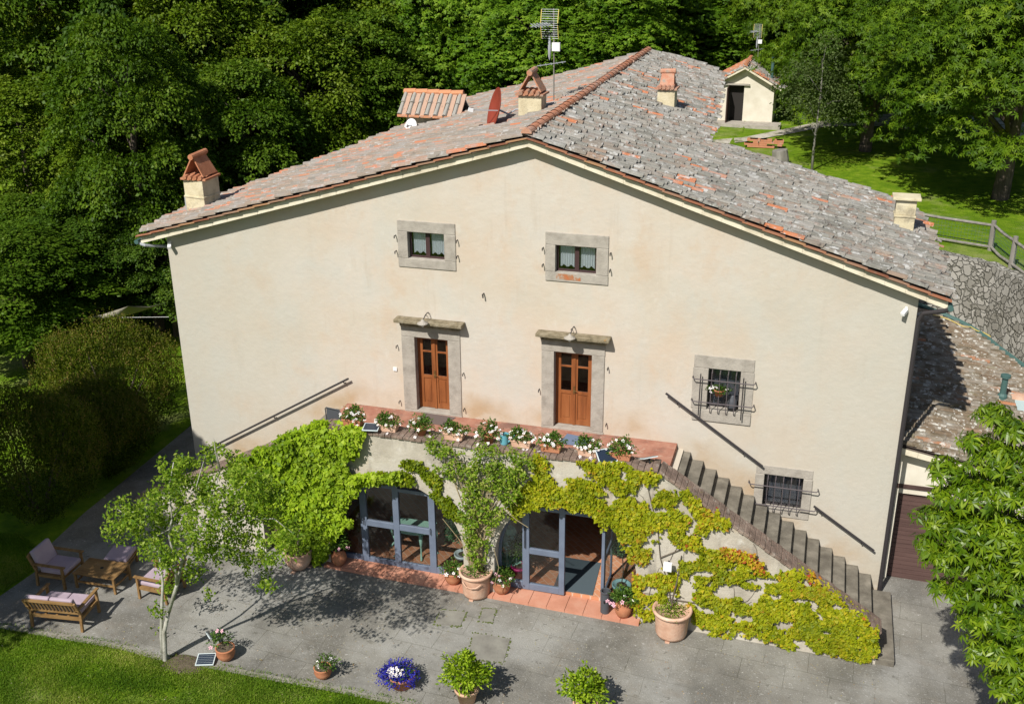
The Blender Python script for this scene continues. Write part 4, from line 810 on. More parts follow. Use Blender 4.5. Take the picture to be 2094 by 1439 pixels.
p = YP(1367, 1152, -2.95); m = MB(); m.box(p.x-.09, p.x+.09, -3.12, -3.02, p.z-.09, p.z+.09); l = tag(m.build('wall_light', M_WHITE), 'white square outdoor light poking out of the creeper right of the arch', 'lamp'); MB().box(p.x-.02, p.x+.02, -3.02, -2.84, p.z-.02, p.z+.02).build('bracket', M_IRON, l)
# satellite dishes
def dish(name, lab, c, n, r, m_, arm):
    c, n = Vector(c), Vector(n).normalized(); t = thing(name, tuple(c), lab, 'satellite dish'); q = n.to_track_quat('Z', 'Y').to_matrix()
    mb = MB(); seg = 28
    prof = [(0, 0), (.25, .012), (.5, .05), (.75, .11), (1, .2), (1.015, .2), (1.0, .17), (.75, .085), (.5, .03), (0, -.02)]
    mb.lathe([(a*r, b*r) for a, b in prof], (0, 0, 0), seg, 1, 1); mb.v = [tuple(c+q@Vector(v)) for v in mb.v]; mb.build('reflector', m_, t, smooth=True)
    e = c+q@Vector((0, -r*.95, r*.25)); f = c+n*r*1.25+q@Vector((0, -r*.25, 0))
    MB().bar(c-n*.03, f, .025).build('arm', M_ALU, t); MB().bar(f-n*.07, f+n*.05, .07, .09).build('receiver', M_WHITE, t)
    MB().tube(arm, .025, 8).build('bracket', M_ALU, t); return t
cd = YP(1018, 226, 3.3)
dish('satellite_dish', 'large rust red satellite dish beside the central chimney', cd, (-.86, -.47, .26), .55, M_DISHRED, [cd+Vector((.05, .02, 0)), cd+Vector((.25, .1, -.1)), cd+Vector((.4, .25, .0)), cd+Vector((.6, .3, .0))])
cs = YP(842, 257, 8.6)
dish('satellite_dish', 'small white satellite dish in front of the roof turret', cs, (-.25, -.9, .3), .21, M_WHITE, [cs, cs+Vector((-.15, .1, 0)), cs+Vector((-.15, .15, -.45))])
def antenna(base, lab, sc=1):
    b = Vector(base); t = thing('antenna', tuple(b), lab, 'antenna'); w9 = .008; V = lambda x, y, z: b+Vector((x, y, z))*sc
    MB().tube([V(0, 0, -.3), V(0, 0, 1.4), V(-.02, 0, 2.9)], .022*sc, 8).build('mast', M_FENCE, t)
    for z0, tilt in ((2.02, -.12), (2.48, .12)):
        m = MB(); w_ = .27; h = .4
        for s in (-1, 1): m.tube([V(-.12+s*w_, -.1-(tilt if tilt > 0 else 0), z0+(h if tilt > 0 else 0)), V(-.12+s*w_, -.1+(tilt if tilt < 0 else 0), z0+(0 if tilt > 0 else h)+(0))], .013*sc, 6) if False else m.tube([V(-.12+s*w_, -.05-max(0, tilt), z0), V(-.12+s*w_, -.05+min(0, tilt), z0+h)], .014*sc, 6)
        m.build('reflector_frame', M_YELLOW, t)
        m = MB()
        for k in range(7): f = k/6; m.tube([V(-.12-w_, -.05-max(0, tilt)*(1-f)+min(0, tilt)*f, z0+h*f), V(-.12+w_, -.05-max(0, tilt)*(1-f)+min(0, tilt)*f, z0+h*f)], .0045*sc, 5)
        m.build('reflector_rods', M_ALU, t)
    m = MB(); m.bar(V(-.1, -.05, 2.45), V(-.5, -.75, 2.42), .025*sc); m.build('boom', M_ALU, t)
    for k in range(6):
        f = .12+k*.16; c = V(-.1-.4*f, -.05-.7*f, 2.45); MB().bar(c+Vector((-.11, .06, .05))*sc, c+Vector((.11, -.06, -.05))*sc, .03*sc, .008).bar(c+Vector((-.11, .06, -.05))*sc, c+Vector((.11, -.06, .05))*sc, .03*sc, .008).build('element', M_ALU, t)
    MB().lathe([(.0, -.3), (.07, -.2), (.09, 0), (.06, .25), (0, .36)], V(-.12, -.1, 1.72), 10, .5, .5).build('amplifier', M_ALU, t, smooth=True)
    MB().box(V(0, 0, 0).x-.04, V(0, 0, 0).x+.2*sc, b.y-.08, b.y+.02, b.z+1.65*sc, b.z+1.9*sc).build('junction_box', M_WHITE, t)
    MB().bar(V(.35, .1, 1.32), V(-.5, -.2, 1.2), .02*sc).build('boom', M_ALU, t)
    for k in range(5): c = V(.25-.16*k, .06-.06*k, 1.305-.02*k); MB().bar(c+Vector((-.08, .25, 0))*sc, c+Vector((.08, -.25, 0))*sc, .012*sc).build('element', M_ALU, t)
    return t
antenna((8.76, 5.23, 9.86), 'tall television antenna with a yellow framed grid on the house ridge', .84)
antenna((12.2, 31.6, 7.5), 'small television antenna standing on the garden shed roof', .72)
# ================================================================== POTS AND PLANTS
import zlib
def hash(s): return zlib.crc32(s.encode())
def disc_leaves(name, C, rad, n, L, m_, parent, seed, flat=.7, rnd=None, low=-.15, W=.55, up=.5):
    g = np.random.default_rng(seed); d = rdir(n, g); d[:, 2] = np.abs(d[:, 2])*(1)-(-low)*g.random(n); d = unit(d)
    r = g.random(n)**.4; lump = 1+.55*np.array([noise.noise(Vector((x*1.9+seed, y*1.9, z*1.9)))+.5*noise.noise(Vector((x*4.5+seed, y*4.5, z*4.5))) for x, y, z in d])
    P = np.array(C)+d*(r*lump)[:, None]*np.array(rad); D = unit(d+rdir(n, g)*.7+np.array([0, 0, -.15])); N = unit(np.array([0, 0, up])+d*.5+rdir(n, g)*.6)
    return leaves(name, P, D, N, g.uniform(L*.7, L*1.25, n), g.uniform(L*.7, L*1.2, n)*W, g.random(n) if rnd is None else rnd(g, n), m_, parent, origin=False)
def blooms(name, pts, r, m_, parent, seed=0):
    g = random.Random(seed); mb = MB()
    for p in pts:
        p = Vector(p); nrm = Vector((g.uniform(-.5, .5), g.uniform(-1, .1), g.uniform(.3, 1))).normalized(); q = nrm.to_track_quat('Z', 'Y').to_matrix(); rr = r*g.uniform(.75, 1.15); a0 = g.uniform(0, 6)
        for k in range(5):
            a = a0+k*1.2566; f = lambda t, rad, h: p+q@Vector((math.cos(a+t)*rad, math.sin(a+t)*rad, h))
            mb.poly([f(0, rr*.1, 0), f(-.45, rr*.75, .006), f(0, rr*1.1, .002), f(.45, rr*.75, .006)])
    return mb.build(name, m_, parent, world=False)
def potprof(kind, r, h):
    if kind == 'cyl': return [(0, 0), (r*.8, 0), (r*.86, h*.1), (r*.93, h*.8), (r*.95, h*.86), (r*1.06, h*.88), (r*1.1, h*.95), (r*1.06, h), (r*.95, h), (r*.93, h*.9), (0, h*.9)]
    if kind == 'jar': return [(0, 0), (r*.6, 0), (r*.85, h*.2), (r*1.0, h*.45), (r*.92, h*.68), (r*.62, h*.84), (r*.66, h*.95), (r*.7, h), (r*.6, h), (r*.55, h*.88), (0, h*.86)]
    if kind == 'bowl': return [(0, 0), (r*.55, 0), (r*.85, h*.25), (r*1.0, h*.55), (r*.93, h*.82), (r*1.0, h*.9), (r*1.02, h), (r*.88, h), (r*.82, h*.85), (0, h*.83)]
    return [(0, 0), (r*.68, 0), (r*.92, h*.8), (r*1.04, h*.81), (r*1.06, h), (r*.94, h), (r*.9, h*.88), (0, h*.88)]
def potplant(lab, loc, kind, r, h, m_, fol=None, bl=None, soil=True, name='flower_pot', cat='potted plant', feet=False, group=None, handle=False):
    """fol: (centre z, (rx,ry,rz), n, leaf length, material) ; bl: list of (points, radius, material)"""
    t = thing(name, tuple(loc), lab, cat, group); p = MB().lathe(potprof(kind, r, h), (0, 0, .03 if feet else 0), 28).build('pot', m_, t, smooth=True, world=False)
    if soil: MB().lathe([(0, h*.9), (r*.5, h*.905), (r*(.88 if kind in ('cyl', 'bowl') else .55), h*.9)], (0, 0, .02), 16).build('soil', M_SOIL, t, world=False)
    if feet:
        for k in range(3): a = k*2.1+.4; MB().box(math.cos(a)*r*.75-.05, math.cos(a)*r*.75+.05, math.sin(a)*r*.75-.05, math.sin(a)*r*.75+.05, 0, .029).build('foot', M_TERRA_PINK, t, world=False)
    if handle: MB().tube([(r*.6*math.cos(a), 0, h*.75+r*.95*math.sin(a)) for a in np.linspace(-.1, math.pi+.1, 12)], .018, 8).build('handle', m_, t, world=False, smooth=True)
    if fol:
        for i, f in enumerate(fol if isinstance(fol, list) else [fol]): disc_leaves('foliage', (f[5] if len(f) > 5 else (0, 0))+(f[0],), f[1], f[2], f[3], f[4], t, hash(lab) % 1000+i)
    for pts, rr, mm in (bl or []): blooms('blossom', pts, rr, mm, t, len(pts))
    return t
def scat(n, c, rad, seed, front=True):
    g = random.Random(seed); o = []
    while len(o) < n:
        d = Vector((g.gauss(0, 1), g.gauss(0, 1), abs(g.gauss(0, .8)))).normalized()
        if front and d.y > .4: continue
        o.append((c[0]+d.x*rad[0], c[1]+d.y*rad[1], c[2]+d.z*rad[2]))
    return o



# terrace pots on the coping
rows = [((727, 868), 'box', 'first from the left on the terrace coping, tall shoot', .34, 8), ((800, 877), 'box', 'second from the left on the terrace coping', .22, 7), ((868, 884), 'pot', 'third from the left on the coping with a tall flower spray', .3, 9),
        ((935, 893), 'box', 'fourth from the left on the coping in a long pink planter', .24, 8), ((1003, 903), 'pot', 'tallest of the coping pots, just left of the teal can', .42, 14), ((1068, 913), 'box', 'low bushy one just right of the teal can', .28, 14),
        ((1130, 920), 'box', 'between the teal can and the blue mat', .26, 9), ((1203, 932), 'box', 'beside the leaning solar panel, in a pink planter', .27, 9), ((1268, 945), 'box', 'rightmost bushy flower planter on the coping', .36, 11)]
for i, (q, kind, lab, hgt, nb) in enumerate(rows):
    p = NP(q[0], q[1]-4, (0, 0, 1), 3.8); p.y = min(max(p.y, YW+.1), YI-.12); p = Vector((p.x, (YW+YI)/2+.02+random.uniform(-.04, .04), 3.795))
    t = thing('flower_pot', tuple(p), 'pot of white flowers, '+lab, 'potted plant', 'flower pots along the terrace coping')
    if kind == 'box':
        m = MB(); w_, d_, h_ = .2, .1, .17
        m.hexa([(-w_, -d_, 0), (w_, -d_, 0), (w_, d_, 0), (-w_, d_, 0), (-w_*1.1, -d_*1.15, h_), (w_*1.1, -d_*1.15, h_), (w_*1.1, d_*1.15, h_), (-w_*1.1, d_*1.15, h_)]); m.box(-w_*1.17, w_*1.17, -d_*1.25, d_*1.25, h_-.035, h_+.003)
        m.build('pot', M_TERRA_PINK if i % 2 else M_TERRA, t, world=False, bevel=.01)
    else: MB().lathe(potprof('std', .13, .22), (0, 0, 0), 20).build('pot', M_TERRA, t, smooth=True, world=False)
    g = np.random.default_rng(i+50)
    disc_leaves('foliage', (0, 0, .22), (.30, .17, hgt*.62), 430, .06, L_POT, t, 100+i, low=-.5)
    disc_leaves('foliage', (-.1 if i % 2 else .08, 0, .24+hgt*.35), (.09, .07, hgt*.5), 150, .06, L_POT, t, 200+i, low=-.3)
    pts = scat(nb+5, (0, -.03, .18), (.31, .19, hgt*.75), i); pts = [(x, y, max(z, .06)) for x, y, z in pts]+[(random.uniform(-.28, .28), -.2, random.uniform(-.06, .12)) for _ in range(max(2, nb//3))]
    blooms('blossom', pts, .038, M_PETALW, t, i)
p = Vector((NP(1034, 898, (0, 0, 1), 3.85).x, (YW+YI)/2+.06, 3.795)); t = tag(MB().lathe([(0, 0), (.085, 0), (.09, .01), (.1, .23), (.105, .235), (.095, .235), (.085, .02), (0, .015)], (0, 0, 0), 20).build('watering_can', M_TEAL), 'round teal metal can standing among the coping flower pots', 'can'); t.location = p
MB().tube([(.09, 0, .06), (.17, 0, .12), (.24, 0, .25)], [.025, .018, .014], 8).build('spout', M_TEAL, t, world=False); MB().tube([(-.09, 0, .2), (-.15, 0, .17), (-.14, 0, .08), (-.085, 0, .05)], .01, 6).build('handle', M_TEAL, t, world=False)
def solar(lab, c, w_, h_, n, up=(0, 0, 1), nm='solar_panel', strips=7, gap=.008):
    n = Vector(n).normalized(); q = n.to_track_quat('Z', 'Y').to_matrix(); t = thing(nm, tuple(c), lab, 'solar panel')
    def tr(mb): mb.v = [tuple(q@Vector(v)) for v in mb.v]; return mb
    tr(MB().box(-w_/2, w_/2, -h_/2, h_/2, 0, .02)).build('frame', M_SOLARFRAME, t, world=False)
    m = MB(); e = .02
    for k in range(strips): a = -h_/2+e+(h_-2*e)*k/strips; m.box(-w_/2+e, w_/2-e, a, a+(h_-2*e)/strips-gap, .021, .025)
    tr(m).build('cells', M_SOLAR, t, world=False)
    tr(MB().box(-.015, .015, -.015, .015, -.12, -.001)).build('stand', M_BLACK, t, world=False); return t
solar('flat solar panel lying between the left coping pots', NP(760, 873, (0, 0, 1), 3.9)+Vector((0, -.02, 0)), .36, .3, (.02, -.12, 1), gap=.001)
solar('solar panel tilted on edge in front of the right coping pots', YP(1240, 932, -2.72), .42, .34, (.35, -.5, .8), strips=5, gap=.001)
solar('small solar spotlight at the right end of the coping', YP(1327, 936, -2.6), .34, .2, (-.25, .35, .9), strips=3, gap=.001)
# chair on the terrace
def wire_chair(loc, rz):
    t = thing('chair', loc, 'charcoal folding chair at the left end of the terrace', 'chair', rz=rz)
    bx = MB(); bx.tube([(-.2, 0, .42), (-.21, .02, .86), (-.17, .03, .9), (.17, .03, .9), (.21, .02, .86), (.2, 0, .42)], .014, 8); bx.build('back_frame', M_CHARCOAL, t, world=False)
    MB().box(-.185, .185, .0, .012, .5, .88).build('backrest', M_CHARCOAL, t, world=False); MB().box(-.19, .19, -.4, .0, .42, .435).build('seat', M_CHARCOAL, t, world=False)
    for s in (-1, 1):
        MB().tube([(s*.2, .1, 0), (s*.2, -.38, .42)], .012, 6).build('leg', M_CHARCOAL, t, world=False); MB().tube([(s*.2, -.42, 0), (s*.2, .0, .5)], .012, 6).build('leg', M_CHARCOAL, t, world=False)
    return t
pc = ZP(681, 836, 3.88); wire_chair((pc.x, pc.y, HT), R(170))
# mats
def matobj(name, px, z, m_, lab):
    P = [ZP(u, v, z) for u, v in px]; mb = MB(); mb.hexa([p-Vector((0, 0, .012)) for p in P]+P); return tag(mb.build(name, m_, bevel=.003), lab, 'mat')
matobj('doormat', ((858, 862), (908, 869), (932, 853), (866, 843)), HT+.016, M_MATBROWN, 'dark brown doormat in front of the left terrace door')
matobj('doormat', ((1143, 905), (1196, 913), (1210, 896), (1160, 886)), HT+.016, M_MATBLUE, 'slate blue mat on the terrace before the right door')
matobj('doormat', ((1130, 1203), (1212, 1216), (1229, 1150), (1155, 1138)), .106, M_MATGREY, 'large dark grey mat inside the open glass door')
# indoor furniture
def console(c):
    t = thing('console_table', c, 'mint green half round console table seen through the left glazed arch', 'table')
    n = 20; o = [(.52*math.cos(math.pi*i/n), -.36*math.sin(math.pi*i/n)) for i in range(n+1)]
    MB().plate([o], lambda a, b, s: (a, b, .80+s*.025), None).build('tabletop', M_MINT, t, world=False)
    MB().plate([[(a*.93, b*.93-.01) for a, b in o]], lambda a, b, s: (a, b, .62+s*.178), None).build('apron', M_MINT, t, world=False)
    for x, y in ((-.46, -.04), (.46, -.04), (-.26, -.3), (.26, -.3)):
        dx, dy = (x*.12, y*.25-.02); MB().tube([(x, y, .66), (x+dx, y+dy, .55), (x+dx*.6, y+dy*.6, .35), (x*.96, y, .15), (x+dx*.9, y+dy, .03), (x+dx*1.6, y+dy*1.6, .02)], [.05, .042, .024, .017, .026, .02], 8).build('leg', M_MINT, t, world=False, smooth=True)
    return t
pt = ZP(842, 1128, .1); ct = console((pt.x+.02, pt.y+.2, .09)); ct.scale = (1.15, 1.15, 1)
def lantern(c):
    t = thing('cabinet', c, 'mint green lantern shaped metal stand behind the right arch', 'cabinet')
    MB().lathe([(.0, 1.25), (.04, 1.2), (.13, 1.15), (.16, 1.02), (.11, .98)], (0, 0, 0), 6).build('finial', M_MINT, t, world=False)
    MB().lathe([(0, 1.0), (.12, .98), (.34, .8), (.36, .76), (.3, .74), (0, .74)], (0, 0, 0), 8).build('roof', M_MINT, t, world=False)
    m = MB()
    for k in range(8): a = k*math.pi/4; m.tube([(.29*math.cos(a), .29*math.sin(a), .3), (.29*math.cos(a), .29*math.sin(a), .75)], .012, 6)
    m.build('bars', M_MINT, t, world=False); MB().lathe([(0, .26), (.33, .26), (.35, .3), (.3, .32), (0, .32)], (0, 0, 0), 8).build('base', M_MINT, t, world=False)
    for k in range(3): a = k*2.1; MB().tube([(.2*math.cos(a), .2*math.sin(a), .26), (.26*math.cos(a), .26*math.sin(a), 0)], .015, 6).build('leg', M_MINT, t, world=False)
pt = ZP(1047, 1160, .1); lantern((pt.x-.02, pt.y-.05, .09))
pt = ZP(935, 1150, .1); potplant('bushy dark green plant in a pale grey pot inside the left arch', (8.45, -2.08, .09), 'std', .2, .36, M_SOLARFRAME, (.95, (.4, .4, .62), 1700, .085, L_DARKPOT))
potplant('leafy plant in a magenta pot inside the right arch', (9.87, -2.15, .09), 'std', .19, .32, M_PINKPLASTIC, (.72, (.3, .28, .36), 700, .07, L_POT))
potplant('wispy little tree in a pale teal pot inside the right arch', (12.33, -2.28, .09), 'std', .21, .34, mat('pale_teal', (.3, .5, .52), rough=.4), [(1.25, (.24, .24, .42), 1100, .05, L_DARKPOT)]); 
MB().tube([(0, 0, .3), (.03, 0, .7), (0, 0, 1.1)], .014, 6).build('stem', M_BARK, bpy.data.objects[[o.name for o in bpy.data.objects if o.get('label', '').startswith('wispy')][0]], world=False)
# pots at the foot of the terrace
def G(u, v): p = GP(u, v); return Vector((p.x, p.y, gz(p.x)))
def onstep(u, v): p = GP(u, v, .06); return Vector((p.x, p.y, gz(p.x)+.062))
pt = onstep(694, 1152); potplant('orange jar of pink flowers at the left end of the terracotta step', pt, 'jar', .19, .40, M_TERRA, [(.55, (.28, .24, .36), 800, .07, L_POT)], [(scat(7, (0, -.05, .5), (.3, .25, .35), 3), .045, M_PETALP)])
pt = onstep(927, 1191); potplant('round orange hoop handled pot left of the big centre pot', pt, 'bowl', .2, .32, M_TERRA, [(.38, (.26, .22, .2), 420, .065, L_POT)], [(scat(5, (.05, -.08, .33), (.2, .2, .2), 4), .045, M_PETALW)], handle=True, name='hanging_pot')
pt = onstep(1026, 1210); potplant('round orange hoop handled pot right of the big centre pot', pt, 'bowl', .21, .33, M_TERRA, [(.40, (.33, .26, .2), 520, .065, L_POT)], [(scat(6, (.05, -.08, .33), (.3, .25, .2), 5), .045, M_PETALP), (scat(4, (.05, -.08, .33), (.3, .25, .2), 6), .045, M_PETALW)], handle=True, name='hanging_pot')
pt = onstep(1274, 1258); potplant('orange jar of pink flowers at the right end of the terracotta step', pt, 'jar', .2, .44, M_TERRA, [(.5, (.3, .26, .2), 620, .07, L_POT)], [(scat(7, (-.05, -.1, .42), (.32, .25, .22), 7), .05, M_PETALP), (scat(4, (0, -.1, .4), (.3, .25, .2), 8), .045, M_PETALW)])
pt = onstep(1237, 1250); b = thing('litter_bin', tuple(pt), 'slim dark grey cylindrical bin beside the open glass door', 'bin'); MB().lathe([(0, 0), (.105, 0), (.105, .5), (.12, .54), (.12, .56), (.09, .56), (.085, .1), (0, .1)], (0, 0, 0), 24).build('body', M_CHARCOAL, b, world=False, smooth=False); MB().tube([(0, -.106, .3), (0, -.12, .36)], .02, 8).build('lock', M_BLACK, b, world=False)
pt = G(974, 1214); potC = potplant('large pale carved pot on feet holding the climber between the arches', pt, 'cyl', .36, .62, M_TERRA_PINK, [(.66, (.26, .24, .06), 260, .06, L_POT)], feet=True)
MB().tube([(-.22, -.31, .5), (-.12, -.37, .42), (0, -.385, .40), (.12, -.37, .42), (.22, -.31, .5)], .014, 6).build('garland', M_TERRA_PINK, potC, world=False)
pt = G(1372, 1296); potR = potplant('large pink terracotta pot below the creeper covered wall', pt, 'cyl', .40, .66, M_TERRA_PINK, [(.64, (.33, .33, .1), 520, .05, L_ROSE)], feet=True)
MB().tube([(-.05, 0, .55), (-.02, .05, .85), (.05, .15, 1.3), (.1, .22, 1.9)], [.022, .018, .015, .01], 8).build('stem', M_BARK, potR, world=False)
pt = G(612, 1160); potL = potplant('weathered garlanded pot under the left ivy', pt, 'bowl', .33, .46, M_TERRA_PINK, [(.5, (.3, .25, .15), 400, .07, L_ROSE)], feet=True)
pt = G(463, 1346); potplant('small orange bowl with a thin flowering plant beside the flat solar panel', pt, 'bowl', .2, .3, M_TERRA, [(.42, (.22, .2, .24), 220, .06, L_POT, (-.1, 0))], [([(-.1, -.05, .72), (-.02, 0, .7), (-.28, -.1, .3)], .05, M_PETALP)])
pt = G(661, 1383); potplant('small orange bowl with one white flower at the lawn edge', pt, 'bowl', .18, .25, M_TERRA, [(.34, (.22, .2, .2), 260, .06, L_POT, (.12, 0))], [([(-.06, -.08, .42), (-.06, -.1, .36), (-.04, -.09, .31), (.2, 0, .5)], .045, M_PETALW)])
pt = G(822, 1400); t = potplant('terracotta bowl overflowing with deep blue flowers round a white centre', pt, 'std', .28, .3, M_TERRA, [(.3, (.3, .3, .14), 500, .04, L_POT)])
disc_leaves('blue_blossom', (-.06, -.03, .28), (.40, .36, .2), 2600, .035, M_BLUEFLOWER, t, 77, low=-.6, W=.9); blooms('white_blossom', scat(26, (-.07, -.1, .36), (.16, .12, .12), 9), .04, M_PETALW, t, 4)
pt = G(955, 1432); potplant('leafy bright green bush in a terracotta pot at the bottom centre', pt, 'std', .24, .34, M_TERRA_PINK, [(.58, (.45, .42, .40), 1700, .085, L_IVY), (1.0, (.14, .14, .26), 200, .08, L_IVY)])
pt = G(1197, 1462); potplant('leafy bright green bush in a terracotta pot cut by the bottom edge', pt, 'std', .24, .34, M_TERRA_PINK, [(.6, (.42, .4, .38), 1500, .085, L_IVY)])
pt = G(362, 1188); potplant('dark tall planter of magenta and purple petunias behind the birch trunks', pt, 'std', .17, .5, M_DARKWOOD, [(.58, (.24, .22, .2), 420, .06, L_POT)], [(scat(5, (.05, -.05, .6), (.22, .2, .2), 3), .05, M_PINKPLASTIC), (scat(3, (0, -.05, .65), (.2, .2, .2), 5), .05, M_BLUEFLOWER)])
p_ = YP(1470, 802, -.1); t = potplant('orange window box of flowers hung in the upper barred window', (p_.x, -.06, p_.z-.1), 'std', .12, .16, M_TERRA, [(.12, (.24, .14, .14), 330, .055, L_POT)], [(scat(6, (0, -.08, .1), (.25, .15, .15), 5), .045, M_PETALW)], name='window_box')
t.location.z -= 0; tj = tag(MB().lathe([(0, 0), (.1, 0), (.12, .12), (.1, .26), (.05, .33), (.05, .36), (0, .36)], (0, 0, 0), 16).build('metal_jug', M_CHARCOAL, smooth=True), 'dark metal jug on the sill of the upper barred window', 'jug'); tj.location = (14.33, .1, 3.98)
# solar panel and spotlight on the ground
c = GP(421, 1348, .06); t = solar('white framed solar panel lying flat at the patio edge by the tree', c, .38, .34, (.05, -.1, 1), strips=6); t.rotation_euler.z = R(-8)
c = GP(431, 1300, .22); solar('tilted solar spotlight on a stake behind the small orange bowl', c, .28, .16, (.3, .35, .8), strips=3)
# ================================================================== GARDEN FURNITURE
def cushion(m): return m
def seat(lab, loc, rz, W, name, cat, back=True, n_c=1):
    """local frame: faces +Y, width along X, origin on the ground under the middle"""
    t = thing(name, loc, lab, cat, rz=rz); hw = W/2; D = .34
    for s in (-1, 1):
        MB().bar((s*hw, -D-.04, 0), (s*hw, -D, .42), .055, .05).build('leg', M_TEAK, t, world=False); MB().bar((s*hw, D, 0), (s*hw, D, .56), .055, .05).build('leg', M_TEAK, t, world=False)
        MB().bar((s*hw, -D, .42), (s*hw, -D-.17, .80), .055, .045).build('back_post', M_TEAK, t, world=False)
        MB().bar((s*hw, -D-.1, .585), (s*hw, D+.08, .585), .075, .028).build('armrest', M_TEAK, t, world=False); MB().bar((s*(hw-.003), -D+.028, .3), (s*(hw-.003), D-.028, .3), .03, .07).build('side_rail', M_TEAK, t, world=False)
    MB().bar((-hw+.03, D, .32), (hw-.03, D, .32), .03, .08).build('front_rail', M_TEAK, t, world=False); MB().bar((-hw+.03, -D, .30), (hw-.03, -D, .30), .03, .08).build('rear_rail', M_TEAK, t, world=False)
    MB().bar((-hw+.03, -D-.165, .79), (hw-.03, -D-.165, .79), .035, .06).build('top_rail', M_TEAK, t, world=False); MB().bar((-hw+.03, -D-.02, .46), (hw-.03, -D-.02, .46), .03, .05).build('lower_back_rail', M_TEAK, t, world=False)
    n = int(W/.085)
    for k in range(n): x = -hw+(k+1)*W/(n+1); MB().bar((x, -D-.03, .48), (x, -D-.158, .77), .035, .014).build('back_slat', M_TEAK, t, world=False)
    for k in range(int(W/.25)+1): x = -hw+.05+k*(W-.1)/int(W/.25); MB().bar((x, -D+.02, .33), (x, D-.02, .33), .05, .018).build('seat_slat', M_TEAK, t, world=False)
    w_ = (W-.08)/n_c
    for k in range(n_c):
        a = -hw+.04+k*w_+.006; b = a+w_-.012
        MB().box(a, b, -D+.06, D+.03, .345, .445).build('seat_cushion', M_CUSHION, t, world=False, bevel=.03)
        m = MB(); c = [(a, -D+.10, .44), (b, -D+.10, .44), (b, -D+.0, .44), (a, -D+.0, .44), (a, -D-.06, .88), (b, -D-.06, .88), (b, -D-.16, .86), (a, -D-.16, .86)]
        m.hexa([c[3], c[2], c[1], c[0], c[7], c[6], c[5], c[4]]); m.build('back_cushion', M_CUSHION, t, world=False, bevel=.03)
    return t
BL, BR, FR = G(68, 1279), G(170, 1291), G(204, 1258)
ax = (BR-BL); ang = math.atan2(ax.y, ax.x); mid = (BL+BR)/2; yv = Vector((-math.sin(ang), math.cos(ang), 0)); sc_ = mid+yv*.36
seat('two seat teak garden sofa with lilac cushions seen from behind', (sc_.x, sc_.y, gz(sc_.x)), ang, ax.length, 'garden_sofa', 'sofa', n_c=2)
a, b = G(84, 1197), G(131, 1205); f = (b-a).normalized(); ang2 = math.atan2(f.y, f.x)-R(90)   # facing direction f -> +Y
side = Vector((-f.y, f.x, 0)); c = (a+b)/2+side*.36
seat('teak armchair with lilac cushions on the left, facing the coffee table', (c.x, c.y, gz(c.x)), ang2, .72, 'armchair', 'armchair')
a = G(286, 1223); c = a+Vector((.36, .34, 0)); seat('teak armchair behind the tree leaves, facing the coffee table', (c.x, c.y, gz(c.x)), R(88), .70, 'armchair', 'armchair')
def table(lab, P, h, name, cat, hole=False, cush=False):
    A, B, D = [Vector(p) for p in P]   # front left, front right, back right tops at height h
    Cn = A+(D-B); o = (A+B+D+Cn)/4; ex = (B-A).normalized(); W = (B-A).length; L_ = (D-B).length; t = thing(name, (o.x, o.y, gz(o.x)), lab, cat, rz=math.atan2(ex.y, ex.x)); hw, hl = W/2, L_/2
    if not cush:
        k = 9; m = MB()
        for i in range(k): a_ = -hl+i*L_/k; m.box(-hw, hw, a_+.002, a_+L_/k-.003, h-.025, h)
        m.build('tabletop', M_TEAK, t, world=False); MB().lathe([(0, 0), (.04, 0), (.04, .004), (0, .004)], (.0, .02, h+.001), 14).build('parasol_hole_cap', M_BLACK, t, world=False)
    else:
        MB().box(-hw, hw, -hl, hl, h-.14, h-.10).build('seat_frame', M_TEAK, t, world=False); MB().box(-hw+.01, hw-.01, -hl+.01, hl-.01, h-.099, h).build('cushion', M_CUSHION, t, world=False, bevel=.03)
    for sx in (-1, 1):
        for sy in (-1, 1): MB().bar((sx*(hw-.04), sy*(hl-.04), 0), (sx*(hw-.04), sy*(hl-.04), h-(.14 if cush else .026)), .05).build('leg', M_TEAK, t, world=False)
        MB().bar((sx*(hw-.04), -hl+.066, h*.42), (sx*(hw-.04), hl-.066, h*.42), .025, .04).build('stretcher', M_TEAK, t, world=False)
        MB().bar((-hw+.066, sx*(hl-.04), h*.45 if not cush else h-.18), (hw-.066, sx*(hl-.04), h*.45 if not cush else h-.18), .025, .045).build('stretcher', M_TEAK, t, world=False)
    return t
hT = lambda u, v, h: GP(u, v, h)
table('slatted teak coffee table with a black parasol cap in the middle', (hT(151, 1171, .42), hT(236, 1186, .42), hT(263, 1152, .42)), .42, 'coffee_table', 'table')
table('teak footstool with a lilac cushion behind the coffee table', (hT(209, 1141, .42), hT(258, 1144, .42), hT(281, 1115, .42)), .42, 'footstool', 'stool', cush=True)
# shade sail at the left
q = [ZP(150, 648, 2.2), ZP(255, 652, 2.15), ZP(340, 622, 2.6), ZP(300, 600, 2.9)]
m = MB(); n = 14; A, B, Cc = ZP(150, 650, 2.2), ZP(345, 618, 2.7), ZP(262, 626, 2.9)
for i in range(n+1):
    t = i/n; e = A+(B-A)*t; sag = math.sin(math.pi*t); e = e+(Cc-e)*(-.12*sag)*0+Vector((0, -.5*sag, -.12*sag)); m.v += [tuple(e), tuple(e+(Cc-e)*.5+Vector((0, 0, -.1))), tuple(Cc)]
for i in range(n): a = 3*i; m.face((a, a+3, a+4, a+1)); m.face((a+1, a+4, a+5, a+2))
sail = tag(m.build('shade_sail', M_SAIL, smooth=True), 'pale canvas shade sail stretched between the trees left of the house', 'shade sail')
MB().tube([A, ZP(345, 648, 2.0)], .008, 5).build('rope', M_WHITE, sail)
